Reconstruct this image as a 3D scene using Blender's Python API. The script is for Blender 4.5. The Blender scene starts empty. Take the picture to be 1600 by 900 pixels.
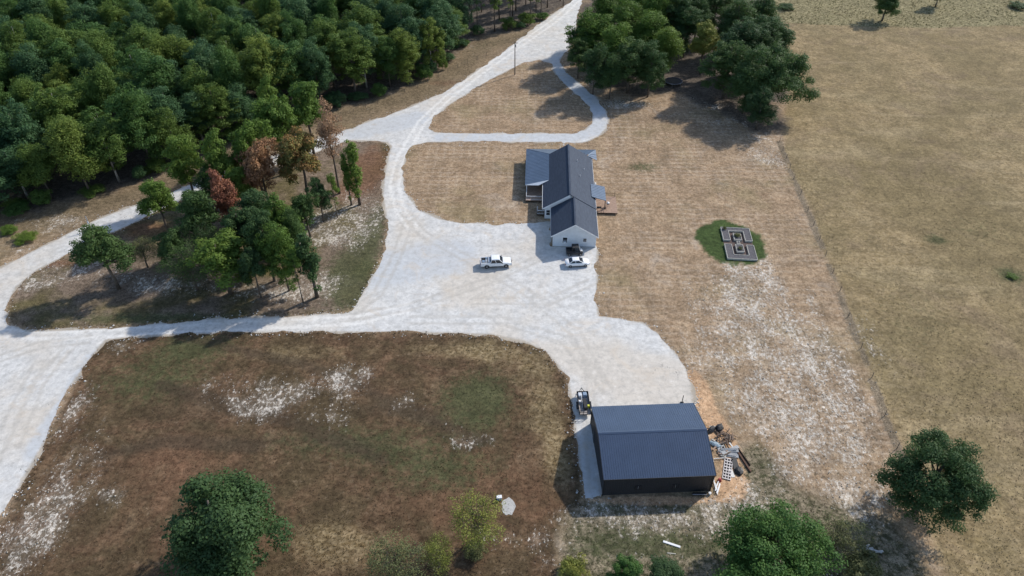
import bpy, math, random
import numpy as np
from mathutils import Vector, Matrix

# ------------------------------------------------------------------ camera, sky, sun, exposure
S = bpy.context.scene
COL = S.collection
CAM_H, PITCH, FPX = 83.0, math.radians(40.0), 1121.0      # drone height, tilt below the horizon, focal length in photo pixels
cam_d = bpy.data.cameras.new('camera')
cam = bpy.data.objects.new('camera', cam_d)
COL.objects.link(cam)
cam.location = (0, 0, CAM_H)
cam.rotation_euler = (math.pi/2 - PITCH, 0, 0)
cam_d.sensor_width = 36.0
cam_d.lens = 36.0*FPX/1600.0
cam_d.clip_start = 0.5
cam_d.clip_end = 12000
S.camera = cam

SUN_TO = Vector((1.10, 0.85, 1.0)).normalized()
SUN_EL = math.asin(SUN_TO.z)
SUN_AZ = math.atan2(SUN_TO.x, SUN_TO.y)
world = bpy.data.worlds.new('World'); S.world = world; world.use_nodes = True
wn = world.node_tree.nodes; wl = world.node_tree.links
sky = wn.new('ShaderNodeTexSky'); sky.sky_type = 'NISHITA'; sky.sun_disc = False
sky.sun_elevation = SUN_EL; sky.sun_rotation = SUN_AZ
sky.altitude = 300; sky.air_density = 1.0; sky.dust_density = 1.0
bg = wn['Background']; bg.inputs['Strength'].default_value = 0.138
wl.new(sky.outputs[0], bg.inputs['Color'])
sun_d = bpy.data.lights.new('sun', 'SUN'); sun_d.energy = 3.3; sun_d.angle = math.radians(1.2)
sun_d.color = (1.0, 0.945, 0.86)
sun = bpy.data.objects.new('sun', sun_d); COL.objects.link(sun)
sun.rotation_euler = SUN_TO.to_track_quat('Z', 'Y').to_euler()
sun.location = SUN_TO*300
S.view_settings.view_transform = 'Standard'; S.view_settings.look = 'None'
S.view_settings.exposure = 0.5; S.view_settings.gamma = 1.0
S.view_settings.use_curve_mapping = False
S.render.engine = 'CYCLES'
S.cycles.max_bounces = 5; S.cycles.diffuse_bounces = 3; S.cycles.glossy_bounces = 2
S.cycles.transmission_bounces = 3; S.cycles.transparent_max_bounces = 4
S.cycles.use_denoising = True

# ------------------------------------------------------------------ helpers
RND = random.Random(7)
def G(x, y, z=0.0):
    """map a point of the survey photograph to its place on the level plane of height z"""
    u = (x-800)/FPX; v = (450-y)/FPX
    dy = math.cos(PITCH)+v*math.sin(PITCH); dz = -math.sin(PITCH)+v*math.cos(PITCH)
    t = (z-CAM_H)/dz
    return (u*t, dy*t)

def tag(o, label=None, cat=None, group=None, kind=None):
    if label: o['label'] = label
    if cat: o['category'] = cat
    if group: o['group'] = group
    if kind or cat: o['kind'] = kind or 'thing'
    return o

def empty(name, loc=(0, 0, 0), rz=0.0, label=None, cat=None, group=None):
    o = bpy.data.objects.new(name, None); COL.objects.link(o)
    o.empty_display_size = 0.3
    o.location = (loc[0], loc[1], loc[2] if len(loc) > 2 else 0.0); o.rotation_euler = (0, 0, rz)
    return tag(o, label, cat, group)

def link(name, mesh, parent=None, loc=(0, 0, 0), rot=(0, 0, 0), mat=None):
    o = bpy.data.objects.new(name, mesh); COL.objects.link(o)
    if parent: o.parent = parent
    o.location = loc; o.rotation_euler = rot
    if mat:
        o.material_slots[0].link = 'OBJECT'; o.material_slots[0].material = mat
    return o

class MB:
    """collects simple solids; build() links them as one mesh object"""
    def __init__(s): s.v = []; s.f = []
    def add(s, vs, fs):
        n = len(s.v); s.v += [tuple(a) for a in vs]; s.f += [tuple(i+n for i in f) for f in fs]; return s
    def hexa(s, p):      # 4 bottom points, 4 top points
        return s.add(p, [(3,2,1,0),(4,5,6,7),(0,1,5,4),(1,2,6,5),(2,3,7,6),(3,0,4,7)])
    def box(s, x0, x1, y0, y1, z0, z1, M=None):
        p = [(x0,y0,z0),(x1,y0,z0),(x1,y1,z0),(x0,y1,z0),(x0,y0,z1),(x1,y0,z1),(x1,y1,z1),(x0,y1,z1)]
        if M is not None: p = [tuple(M @ Vector(q)) for q in p]
        return s.hexa(p)
    def rbox(s, x0, x1, y0, y1, z0, z1, b=0.03, M=None):   # box with chamfered top and vertical edges
        def ring(i, z): return [(x0+i,y0+b,z),(x0+b,y0+i,z),(x1-b,y0+i,z),(x1-i,y0+b,z),(x1-i,y1-b,z),(x1-b,y1-i,z),(x0+b,y1-i,z),(x0+i,y1-b,z)]
        r = [ring(0, z0), ring(0, z1-b), ring(b*0.9, z1)]
        p = [q for a in r for q in a]
        if M is not None: p = [tuple(M @ Vector(q)) for q in p]
        f = [tuple(range(7,-1,-1)), tuple(range(16,24))]
        for k in range(2):
            for i in range(8): f.append((k*8+i, k*8+(i+1)%8, k*8+8+(i+1)%8, k*8+8+i))
        return s.add(p, f)
    def slab(s, poly, t, down=True):   # a sheet given by its upper outline, thickness t straight down
        n = len(poly); lo = [(a[0], a[1], a[2]-t) for a in poly]
        f = [tuple(range(n)), tuple(range(2*n-1, n-1, -1))]
        for i in range(n): f.append((i, n+i, n+(i+1)%n, (i+1)%n))
        return s.add(list(poly)+lo, f)
    def prism(s, poly, z0, z1):
        return s.slab([(a[0], a[1], z1) for a in poly], z1-z0)
    def tube(s, pts, rad, n=6, cap=True):
        pts = [Vector(p) for p in pts]
        if not isinstance(rad, (list, tuple)): rad = [rad]*len(pts)
        vs, fs = [], []
        for i, p in enumerate(pts):
            d = (pts[min(i+1, len(pts)-1)]-pts[max(i-1, 0)]).normalized()
            a = d.orthogonal().normalized() if i == 0 else (a-d*a.dot(d)).normalized()
            b = d.cross(a)
            for k in range(n):
                t = 2*math.pi*k/n
                vs.append(tuple(p+(a*math.cos(t)+b*math.sin(t))*rad[i]))
        for i in range(len(pts)-1):
            for k in range(n): fs.append((i*n+k, i*n+(k+1)%n, (i+1)*n+(k+1)%n, (i+1)*n+k))
        if cap:
            fs.append(tuple(range(n-1, -1, -1))); fs.append(tuple(range((len(pts)-1)*n, len(pts)*n)))
        return s.add(vs, fs)
    def loft(s, rings):
        n = len(rings[0]); vs = [p for r in rings for p in r]; fs = []
        for i in range(len(rings)-1):
            for k in range(n): fs.append((i*n+k, i*n+(k+1)%n, (i+1)*n+(k+1)%n, (i+1)*n+k))
        fs.append(tuple(range(n-1, -1, -1))); fs.append(tuple(range((len(rings)-1)*n, len(rings)*n)))
        return s.add(vs, fs)
    def mesh(s, name, mat, smooth=False):
        me = bpy.data.meshes.new(name); me.from_pydata(s.v, [], s.f); me.materials.append(mat)
        if smooth: me.polygons.foreach_set('use_smooth', [True]*len(me.polygons))
        me.update(); return me
    def build(s, name, mat, parent=None, loc=(0, 0, 0), rot=(0, 0, 0), smooth=False):
        return link(name, s.mesh(name, mat, smooth), parent, loc, rot)

def np_mesh(name, v, f, mat, attrs=None, smooth=False):
    v = np.asarray(v, np.float32); f = np.asarray(f, np.int32); k = f.shape[1]
    me = bpy.data.meshes.new(name)
    me.vertices.add(len(v)); me.vertices.foreach_set('co', v.ravel())
    me.loops.add(f.size); me.loops.foreach_set('vertex_index', f.ravel())
    me.polygons.add(len(f)); me.polygons.foreach_set('loop_start', np.arange(0, f.size, k, dtype=np.int32))
    if smooth: me.polygons.foreach_set('use_smooth', np.ones(len(f), bool))
    me.materials.append(mat)
    for n, a in (attrs or {}).items():
        a = np.asarray(a, np.float32)
        if a.ndim == 2:
            at = me.attributes.new(n, 'FLOAT_COLOR', 'POINT')
            at.data.foreach_set('color', np.c_[a, np.ones(len(a), np.float32)].astype(np.float32).ravel())
        else:
            at = me.attributes.new(n, 'FLOAT', 'POINT'); at.data.foreach_set('value', a)
    me.update(calc_edges=True); me.validate()
    return me

# numpy value noise
def _hash(ix, iy, seed):
    h = (ix.astype(np.int64)*374761393+iy.astype(np.int64)*668265263+seed*1442695041) & 0x7fffffff
    h = ((h ^ (h >> 13))*1274126177) & 0x7fffffff
    return ((h ^ (h >> 16)) & 0xffff)/65535.0
def vnoise(x, y, seed=0):
    ix = np.floor(x); iy = np.floor(y); fx = x-ix; fy = y-iy
    fx = fx*fx*(3-2*fx); fy = fy*fy*(3-2*fy)
    a = _hash(ix, iy, seed); b = _hash(ix+1, iy, seed); c = _hash(ix, iy+1, seed); d = _hash(ix+1, iy+1, seed)
    return (a*(1-fx)+b*fx)*(1-fy)+(c*(1-fx)+d*fx)*fy
def fbm(x, y, sc, oct=4, seed=0):
    t = np.zeros_like(x, dtype=float); amp = 0.5; tot = 0
    for o in range(oct):
        t += amp*vnoise(x/sc+17.3*o, y/sc-9.1*o, seed+o); tot += amp; amp *= 0.5; sc *= 0.5
    return t/tot
def sdf(poly, X, Y):
    """signed distance, positive inside"""
    P = np.array(poly, float); n = len(P); shp = X.shape; X = X.ravel(); Y = Y.ravel()
    d2 = np.full(X.shape, 1e18); ins = np.zeros(X.shape, bool)
    for i in range(n):
        ax, ay = P[i]; bx, by = P[(i+1) % n]
        ex, ey = bx-ax, by-ay; wx, wy = X-ax, Y-ay
        t = np.clip((wx*ex+wy*ey)/(ex*ex+ey*ey+1e-12), 0, 1)
        d2 = np.minimum(d2, (wx-ex*t)**2+(wy-ey*t)**2)
        c = ((ay <= Y) & (by > Y)) | ((by <= Y) & (ay > Y))
        with np.errstate(divide='ignore', invalid='ignore'):
            xi = ax+(Y-ay)*ex/(ey if ey != 0 else 1e-12)
        ins ^= c & (X < xi)
    return (np.where(ins, 1, -1)*np.sqrt(d2)).reshape(shp)
def ldist(line, X, Y):
    d2 = np.full(X.shape, 1e18)
    for (ax, ay), (bx, by) in zip(line[:-1], line[1:]):
        ex, ey = bx-ax, by-ay; wx, wy = X-ax, Y-ay
        t = np.clip((wx*ex+wy*ey)/(ex*ex+ey*ey+1e-12), 0, 1)
        d2 = np.minimum(d2, (wx-ex*t)**2+(wy-ey*t)**2)
    return np.sqrt(d2)
def sst(a, b, x):
    t = np.clip((x-a)/(b-a), 0, 1); return t*t*(3-2*t)
def W(pts): return [G(*p) for p in pts]

# ------------------------------------------------------------------ material helpers
class NT:
    def __init__(s, name):
        s.m = bpy.data.materials.new(name); s.m.use_nodes = True
        s.n = s.m.node_tree.nodes; s.l = s.m.node_tree.links
        s.b = s.n['Principled BSDF']; s.out = s.n['Material Output']
        s.geo = None
    def pos(s):
        if s.geo is None: s.geo = s.n.new('ShaderNodeNewGeometry')
        return s.geo.outputs['Position']
    def obj(s):
        return s.n.new('ShaderNodeTexCoord').outputs['Object']
    def setin(s, sock, v):
        if isinstance(v, bpy.types.NodeSocket): s.l.new(v, sock)
        elif isinstance(v, (tuple, list)) and len(v) == 3 and sock.type == 'RGBA': sock.default_value = (*v, 1)
        else: sock.default_value = v
    def math(s, op, a, b=0.0, c=None):
        n = s.n.new('ShaderNodeMath'); n.operation = op
        s.setin(n.inputs[0], a); s.setin(n.inputs[1], b)
        if c is not None: s.setin(n.inputs[2], c)
        return n.outputs[0]
    def attr(s, name, col=False):
        n = s.n.new('ShaderNodeAttribute'); n.attribute_name = name
        return n.outputs['Color'] if col else n.outputs['Fac']
    def noise(s, scale, detail=3, rough=0.55, vec=None, dist=0.0):
        n = s.n.new('ShaderNodeTexNoise'); n.inputs['Scale'].default_value = scale
        n.inputs['Detail'].default_value = detail; n.inputs['Roughness'].default_value = rough
        n.inputs['Distortion'].default_value = dist
        s.l.new(vec if vec is not None else s.pos(), n.inputs['Vector']); return n.outputs['Fac']
    def mapv(s, vec, scale=(1, 1, 1), rot=(0, 0, 0), loc=(0, 0, 0)):
        n = s.n.new('ShaderNodeMapping'); s.l.new(vec, n.inputs['Vector'])
        n.inputs['Scale'].default_value = scale; n.inputs['Rotation'].default_value = rot; n.inputs['Location'].default_value = loc
        return n.outputs[0]
    def ramp(s, x, a, b, lo=0.0, hi=1.0):
        n = s.n.new('ShaderNodeMapRange'); n.interpolation_type = 'SMOOTHSTEP'
        s.setin(n.inputs[0], x); s.setin(n.inputs[1], a); s.setin(n.inputs[2], b); s.setin(n.inputs[3], lo); s.setin(n.inputs[4], hi)
        return n.outputs[0]
    def mix(s, f, a, b, mode='MIX'):
        n = s.n.new('ShaderNodeMix'); n.data_type = 'RGBA'; n.blend_type = mode
        s.setin(n.inputs[0], f); s.setin(n.inputs[6], a); s.setin(n.inputs[7], b); return n.outputs[2]
    def bump(s, h, strength=0.3, dist=0.1):
        n = s.n.new('ShaderNodeBump'); n.inputs['Strength'].default_value = strength; n.inputs['Distance'].default_value = dist
        s.l.new(h, n.inputs['Height']); s.l.new(n.outputs[0], s.b.inputs['Normal'])
    def fin(s, col, rough=0.8, metal=0.0, spec=0.3):
        s.setin(s.b.inputs['Base Color'], col); s.setin(s.b.inputs['Roughness'], rough)
        s.b.inputs['Metallic'].default_value = metal; s.b.inputs['Specular IOR Level'].default_value = spec
        return s.m

def plain(name, col, rough=0.6, metal=0.0, spec=0.4, var=0.18, sc=3.0, bump=0.0):
    t = NT(name); o = t.obj()
    n = t.noise(sc, 5, 0.6, o); n2 = t.noise(sc*9, 3, 0.6, o)
    f = t.math('ADD', t.math('MULTIPLY', n, 0.65), t.math('MULTIPLY', n2, 0.35))
    c = t.mix(t.ramp(f, 0.3, 0.7), tuple(max(0, a*(1-var)) for a in col), tuple(min(1, a*(1+var)) for a in col))
    if bump: t.bump(n2, bump, 0.02)
    return t.fin(c, rough, metal, spec)

M = {}
# ------------------------------------------------------------------ layout of the place (read off the photograph, turned into metres)
GRAVEL_OUT = W([(905,-15),(893,0),(870,18),(840,38),(800,70),(770,92),(735,118),(690,145),(640,168),(590,185),(540,203),(480,222),(420,243),(350,268),
 (290,291),(230,314),(180,332),(130,352),(90,374),(40,398),(0,420),(-60,450),(-200,520),(-260,700),(-200,900),(-60,900),(0,815),(15,790),(40,740),(70,690),(90,650),(105,610),
 (130,575),(150,548),(165,531),(220,525),(300,521),(400,520),(500,519),(600,519),(700,520),(770,523),(820,533),(850,548),(870,568),(885,590),(893,620),(897,660),(903,700),
 (907,740),(910,787),(940,776),(1000,745),(1090,700),(1083,632),(1080,600),(1070,570),(1050,545),(1030,522),(1005,505),(970,497),(935,494),(933,480),(933,440),(933,400),
 (934,384),(934,300),(920,240),(892,224),(915,222),(935,213),(948,200),(951,185),(945,170),(930,150),(905,130),(882,110),(874,93),(888,78),(897,60),(902,30),(912,0),(925,-15)])
HOLE_TRI = W([(843,93),(860,100),(868,115),(880,130),(900,148),(918,165),(926,180),(925,192),(915,203),(890,208),(800,208),(720,208),(680,207),(671,200),(680,183),(700,165),(740,140),(780,117),(815,100)])
HOLE_LAWN = W([(668,222),(700,222),(800,222),(876,222),(876,234),(887,234),(887,223),(897,225),(960,240),(960,381),(863,384),(861,346),(800,348),(760,349),(720,348),(685,342),(655,328),(640,310),(632,290),(630,265),(634,245),(645,228)])
ISLAND = W([(10,495),(12,475),(25,448),(60,420),(125,388),(215,345),(290,310),(400,268),(500,236),(545,219),(580,220),(605,222),(612,228),(607,245),(601,275),(598,305),(603,335),(604,365),(598,395),(588,420),(575,445),(560,468),(548,484),(520,490),(460,494),(400,496),(330,498),(250,505),(180,512),(100,516),(45,518),(20,508)])
FOREST_EDGE = [(-260,400),(-120,366),(-40,345),(60,325),(150,306),(185,298),(235,280),(330,236),(400,210),(460,181),(520,172),(600,150),(640,138),(690,110),(735,62),(780,54),(830,45),(870,22),(890,5),(905,-18)]
FOREST = W(FOREST_EDGE+[(905,-75),(300,-75),(-300,-75),(-420,200)])
WOOD = W([(905,88),(925,118),(950,140),(985,158),(1055,148),(1120,178),(1165,205),(1215,222),(1232,150),(1225,90),(1215,20),(1208,-40),(905,-40)])
PASTURE = W([(1222,232),(1242,285),(1266,335),(1292,400),(1314,455),(1327,495),(1347,545),(1364,590),(1384,650),(1404,700),(1440,800),(1475,900),(1520,1050),(2600,1050),(2600,-60),(1205,-60),(1215,30),(1228,130)])
TALL = W([(1190,-90),(1196,34),(1300,40),(1420,42),(1600,40),(1900,44),(2200,-90)])
FIELD = W([(165,529),(300,519),(500,517),(700,518),(820,531),(850,546),(870,566),(887,590),(895,620),(899,660),(905,700),(909,740),(912,790),(885,806),(870,850),(890,1000),(-400,1000),(-100,930),(0,813),(40,738),(90,648),(130,573)])
SOUTH = W([(885,806),(912,787),(940,775),(1110,772),(1150,700),(1185,690),(1240,760),(1390,810),(1470,920),(1470,1000),(880,1000),(870,850)])
GARDEN = G(1143, 379)

BL = {  # stains, bare ground, growth and painted tree shade: (x, y, rx, ry, amount) as read off the photograph
 'pale': [(450,450,70,18,.4),(540,330,40,40,.5),(230,440,60,16,.5),(985,165,50,6,.7),(1140,190,50,10,.6),(1190,215,30,10,.6),(925,112,16,22,.6),(1010,800,90,16,.5),(1180,840,70,30,.5),(60,345,60,12,.4),(545,590,30,24,.95),(440,612,70,26,.8),(400,640,60,22,.6),(530,655,40,18,.5),(180,770,22,18,.8),(95,770,45,60,.65),(118,640,22,40,.85),(40,850,60,60,.75),(330,600,40,20,.35),
   (640,625,40,20,.45),(735,690,40,14,.6),(850,850,50,40,.5),(190,540,40,15,.6),(150,690,30,30,.4),(760,840,40,16,.5),(700,660,25,14,.4),
   (1180,455,36,60,.42),(1140,505,60,50,.42),(1262,585,26,44,.75),(1205,430,14,36,1.0),(1225,500,16,44,.8),(1165,480,10,60,.8),(1190,560,12,50,.7),(1230,560,60,80,.32),(1310,640,60,80,.5),(1100,565,46,36,.45),(1120,470,60,50,.4),(1200,640,60,60,.4),(1340,700,40,50,.4),(1290,540,30,50,.45),(1285,690,40,40,.4),(1170,620,50,50,.35),(1320,590,16,50,.5),(1270,470,14,30,.5),(1242,728,30,26,.95),(1332,772,42,24,1.1),(1350,800,30,26,.8),
   (1180,240,40,18,.4),(1208,250,22,14,.7),(962,158,34,10,.6),(930,128,28,14,.5),(1112,166,40,7,.55),(1060,150,40,6,.4),(490,362,60,30,.75),(560,348,34,34,.7),(500,445,30,22,.8),(430,462,60,14,.5),
   (135,418,60,16,.75),(60,442,40,12,.8),(290,448,90,14,.55),(955,798,60,18,.7),(1035,822,90,22,.55),(1135,802,60,22,.6),(1180,772,40,26,.6),(990,872,80,12,.45),(1220,650,50,60,.4),(1150,420,40,30,.4),
   (110,345,30,12,.5),(80,360,40,10,.35),(30,390,40,14,.4),(700,70,60,20,.35),(560,170,60,12,.25),(1250,900,120,30,.5),(1350,520,25,60,.5),(1160,800,40,20,.5)],
 'green': [(545,420,44,50,.7),(300,496,260,9,.55),(590,340,16,40,.6),(560,470,30,14,.5),(930,850,60,40,.5),(1060,860,90,30,.5),(1150,790,40,20,.4),(315,540,70,22,.75),(745,625,60,44,1.15),(690,735,100,40,.75),(570,690,100,34,.6),(235,592,100,44,.75),(440,690,80,24,.35),(545,440,40,40,.5),(575,370,25,34,.6),(955,792,40,12,.9),(1050,792,46,11,.8),(1200,722,18,40,.6),
   (1530,360,70,36,.4),(1455,480,110,60,.26),(1405,530,80,60,.2),(1425,245,60,26,.25),(1000,262,34,10,.5),(1020,242,40,8,.3),(930,170,26,10,.4),(985,162,50,7,.55),(1580,430,24,14,1.0),(1462,375,16,8,.9),
   (60,380,60,20,.3),(760,70,60,14,.4),(230,500,120,12,.4),(250,400,60,20,.4),(990,845,60,26,.45),(1110,840,70,26,.4),(1010,260,30,8,.3),(1240,165,30,10,.3),(1310,160,20,10,.25),(1560,220,60,30,.3)],
 'orange': [(1098,618,15,30,1.0),(1122,668,17,24,.95),(1142,712,22,30,.7),(1020,783,105,8,1.0),(1140,758,30,22,.9),(1085,600,10,30,.7),(1000,640,80,30,.12),(1010,600,50,20,.25)],
 'gold': [(1278,332,20,50,.42),(1312,420,16,40,.4),(1244,255,16,30,.35),(1345,520,18,40,.28),(450,552,130,18,.6),(780,560,70,34,.55),(850,625,40,80,.6),(872,720,26,60,.6),(530,850,90,40,.8),(700,545,80,14,.5),
   (1470,330,90,60,.25),(1550,170,80,50,.25),(1400,620,60,60,.25),(1550,650,90,80,.3),(1250,60,60,20,.4)],
 'red': [(578,262,36,42,1.1),(555,462,36,20,.6),(230,358,50,18,.9),(100,412,50,10,.9),(740,722,90,40,.6),(680,800,90,50,.6),(300,700,110,60,.4),(850,790,60,60,.6),(560,400,34,40,.5),(780,115,40,10,.5),(700,130,50,8,.6),(440,540,60,10,.2),
   (540,300,30,30,.5),(250,770,110,90,.4)],
 'dark': [(875,150,42,36,.3),(1000,185,90,16,.35),(1110,215,80,30,.3),(800,130,60,26,.2),(600,640,160,14,.5),(420,560,200,12,.15),(470,690,200,12,.4),(300,640,100,40,.4),(1330,600,14,110,.6),(150,450,70,30,.35),(330,475,160,14,.4)],  # damp patches and dark streaks, plus the wood's shadow painted onto the lawn
}
BLW = {}
for k, lst in BL.items():
    BLW[k] = []
    for (x, y, rx, ry, a) in lst:
        c = G(x, y); ex = G(x+rx, y); ey = G(x, y-ry); ey2 = G(x, y+ry)
        BLW[k].append((c[0], c[1], abs(ex[0]-c[0]), 0.5*abs(ey[1]-ey2[1]), a))

def layers(X, Y):
    L = {}
    wob = (fbm(X, Y, 9, 3, 5)-.5)*5
    L['pasture'] = sst(-0.7, 0.9, sdf(PASTURE, X, Y)+wob*0.25)
    L['tall'] = sst(-2.5, 2.5, sdf(TALL, X, Y)+wob)
    L['field'] = sst(-0.5, 0.7, sdf(FIELD, X, Y)+wob*0.3)
    L['south'] = sst(-1.5, 1.5, sdf(SOUTH, X, Y)+wob*0.7)
    isl = sst(-0.5, 0.8, sdf(ISLAND, X, Y)+wob*0.1); L['island'] = isl
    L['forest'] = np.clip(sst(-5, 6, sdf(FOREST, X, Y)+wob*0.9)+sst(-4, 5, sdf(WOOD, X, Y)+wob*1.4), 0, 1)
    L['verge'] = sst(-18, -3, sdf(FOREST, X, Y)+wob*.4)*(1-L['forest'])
    for k, lst in BLW.items():
        a = np.zeros_like(X, dtype=float)
        for (cx, cy, rx, ry, amp) in lst:
            q = ((X-cx)/rx)**2+((Y-cy)/ry)**2
            a += amp*np.exp(-0.9*q)
        L[k] = a
    for ln in FIELD_TRACKS: L['dark'] = L['dark']+.75*np.exp(-(ldist(ln, X, Y)/1.1)**2)
    gx = (X-GARDEN[0])/6.9; gy = (Y-GARDEN[1])/7.4
    L['garden'] = 1-sst(0.7, 1.1, np.sqrt(gx*gx+gy*gy)+(fbm(X, Y, 3, 4, 9)-.5)*.6)
    fl = ldist(FENCE_LINE, X, Y)
    L['fence'] = np.exp(-(fl/0.8)**2)*sst(.15, .45, fbm(X, Y, 6, 3, 15))
    return L
FIELD_TRACKS = [W([(300,530),(470,568),(560,600),(640,645),(760,690)]), W([(250,600),(380,640),(480,668),(600,720)]), W([(130,720),(260,690),(400,700)])]
FENCE_LINE = W([(1218,222),(1228,248),(1240,280),(1262,330),(1290,400),(1312,455),(1325,495),(1345,545),(1362,590),(1382,650),(1402,700),(1425,760)])

# ------------------------------------------------------------------ ground
def ground_material():
    t = NT('ground_soil_and_dry_grass')
    nb = t.noise(0.055, 4, 0.6); nm = t.noise(0.32, 4, 0.6); nf = t.noise(1.5, 5, 0.65); nff = t.noise(6.0, 3, 0.65)
    vec = t.pos()
    # streaky thatch of dry grass
    st = t.noise(1.0, 4, 0.65, t.mapv(vec, (1.1, 1.7, 1), (0, 0, .3)), 0.4)
    def a(n): return t.attr(n)
    def mask(attr, nz, w, lo, hi): return t.ramp(t.math('ADD', attr, t.math('MULTIPLY', t.math('SUBTRACT', nz, .5), w)), lo, hi)
    mott = t.math('ADD', t.math('MULTIPLY', nf, .55), t.math('MULTIPLY', nff, .45))
    # lawn: mown, tan, with swaths in two directions
    lawn = t.mix(t.ramp(nm, .3, .7), (.255, .16, .086), (.36, .25, .15))
    lawn = t.mix(t.ramp(mott, .33, .68), t.mix(.6, lawn, (.16, .108, .065)), t.mix(.5, lawn, (.42, .33, .235)))
    def swath(rot, period, ph):
        w = t.n.new('ShaderNodeTexWave'); w.wave_type = 'BANDS'; w.bands_direction = 'Y'
        w.inputs['Scale'].default_value = 0.314/period; w.inputs['Distortion'].default_value = 1.6
        w.inputs['Detail'].default_value = 2; w.inputs['Detail Scale'].default_value = 1.2
        t.l.new(t.mapv(vec, (1, 1, 1), (0, 0, rot), (0, ph, 0)), w.inputs['Vector']); return w.outputs['Fac']
    s1 = t.ramp(swath(0.02, 1.7, 0), .55, .95); s2 = t.ramp(swath(math.pi/2+.03, 1.9, 0), .6, .95)
    sw = t.math('MULTIPLY', t.math('ADD', t.math('MULTIPLY', s1, .6), t.math('MULTIPLY', s2, .34)), t.ramp(t.noise(.09, 3), .38, .62))
    lawn = t.mix(t.math('MULTIPLY', sw, .32), lawn, (.50, .42, .33))
    lm = t.noise(.85, 7, .8); lb = t.noise(.1, 5, .65, t.mapv(vec, (1, 1, 1), (0, 0, 0), (50, 20, 0)), .7)
    lawn = t.mix(t.ramp(lm, .36, .5, .5, 0), lawn, (.15, .105, .068)); lawn = t.mix(t.ramp(lm, .56, .68, 0, .5), lawn, (.50, .43, .35))
    lawn = t.mix(t.ramp(lb, .56, .72, 0, .4), lawn, (.44, .38, .315)); lawn = t.mix(t.ramp(lb, .3, .46, .5, 0), lawn, (.17, .122, .074))
    lawn = t.mix(t.math('MULTIPLY', t.ramp(nb, .5, .7), .5), lawn, (.2, .165, .085))
    # pasture: longer, grey-olive tan
    pas = t.mix(t.ramp(nm, .3, .72), (.222, .16, .078), (.31, .228, .122))
    pas = t.mix(t.math('MULTIPLY', t.ramp(nb, .42, .66), .55), pas, (.18, .142, .072))
    pas = t.mix(t.ramp(st, .36, .66), t.mix(.3, pas, (.11, .088, .045)), t.mix(.3, pas, (.34, .275, .18)))
    pas = t.mix(t.math('MULTIPLY', t.ramp(t.noise(.13, 4, .6, t.mapv(vec, (1, 1, 1), (0, 0, 0), (40, 9, 0))), .55, .72), .45), pas, (.27, .21, .125))
    pm = t.noise(.8, 7, .8); pas = t.mix(t.ramp(pm, .36, .5, .4, 0), pas, (.11, .09, .05)); pas = t.mix(t.ramp(pm, .56, .7, 0, .4), pas, (.34, .27, .165))
    big = t.noise(.028, 5, .65, t.mapv(vec, (1, .6, 1), (0, 0, .5), (7, 3, 0)), .8)
    pas = t.mix(t.ramp(big, .42, .62, 0, .7), pas, (.168, .13, .066)); pas = t.mix(t.ramp(t.noise(.07, 6, .7, t.mapv(vec, (1, 1, 1), (0, 0, 0), (90, 5, 0)), 1.0), .5, .68, 0, .5), pas, (.19, .14, .09))
    pas = t.mix(t.ramp(t.noise(.05, 5, .65, t.mapv(vec, (.5, 1.6, 1), (0, 0, -.25), (3, 70, 0)), 1.0), .52, .7, 0, .45), pas, (.33, .26, .155))
    col = t.mix(a('pasture'), lawn, pas)
    # field: dark brown thatch
    fld = t.mix(t.ramp(nm, .3, .7), (.092, .05, .029), (.155, .09, .052))
    fld = t.mix(t.math('MULTIPLY', t.ramp(nb, .4, .65), .6), fld, (.085, .058, .028))
    fld = t.mix(t.ramp(st, .36, .68), t.mix(.32, fld, (.04, .028, .018)), t.mix(.3, fld, (.21, .15, .095)))
    fm = t.noise(.7, 7, .78); fb2 = t.noise(.13, 5, .65, None, .6)
    fld = t.mix(t.ramp(fb2, .42, .6, .5, 0), fld, (.058, .05, .026)); fld = t.mix(t.ramp(fb2, .55, .7, 0, .4), fld, (.17, .125, .075))
    fld = t.mix(t.ramp(fm, .36, .5, .55, 0), fld, (.04, .028, .018)); fld = t.mix(t.ramp(fm, .55, .68, 0, .5), fld, (.24, .18, .12))
    col = t.mix(a('field'), col, fld)
    sou = t.mix(t.ramp(t.noise(1.0, 7, .8), .42, .58), (.066, .064, .034), (.25, .205, .142))
    col = t.mix(a('south'), col, sou)
    isl = t.mix(t.ramp(mott, .34, .66), (.10, .072, .05), (.24, .185, .14))
    isl = t.mix(t.ramp(nb, .45, .6), isl, t.mix(t.ramp(mott, .35, .65), (.07, .062, .028), (.15, .12, .06)))
    col = t.mix(a('island'), col, isl)
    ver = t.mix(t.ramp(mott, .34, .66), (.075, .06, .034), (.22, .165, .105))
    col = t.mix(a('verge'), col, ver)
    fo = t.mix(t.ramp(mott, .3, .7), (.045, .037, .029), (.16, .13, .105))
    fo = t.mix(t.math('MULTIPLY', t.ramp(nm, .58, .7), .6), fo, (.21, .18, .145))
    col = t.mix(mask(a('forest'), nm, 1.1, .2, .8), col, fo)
    tal = t.mix(t.ramp(st, .35, .68), (.11, .1, .045), (.31, .26, .15))
    col = t.mix(mask(a('tall'), nm, .6, .3, .7), col, tal)
    # growth, stains and painted tree shade
    gold = t.mix(t.ramp(st, .35, .68), (.15, .108, .052), (.31, .24, .14))
    col = t.mix(t.math('MULTIPLY', mask(a('gold'), nm, .9, .25, .85), .85), col, gold)
    red = t.mix(t.ramp(mott, .34, .66), (.1, .05, .03), (.205, .115, .068))
    col = t.mix(t.math('MULTIPLY', mask(a('red'), nm, .8, .3, .9), .8), col, red)
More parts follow.
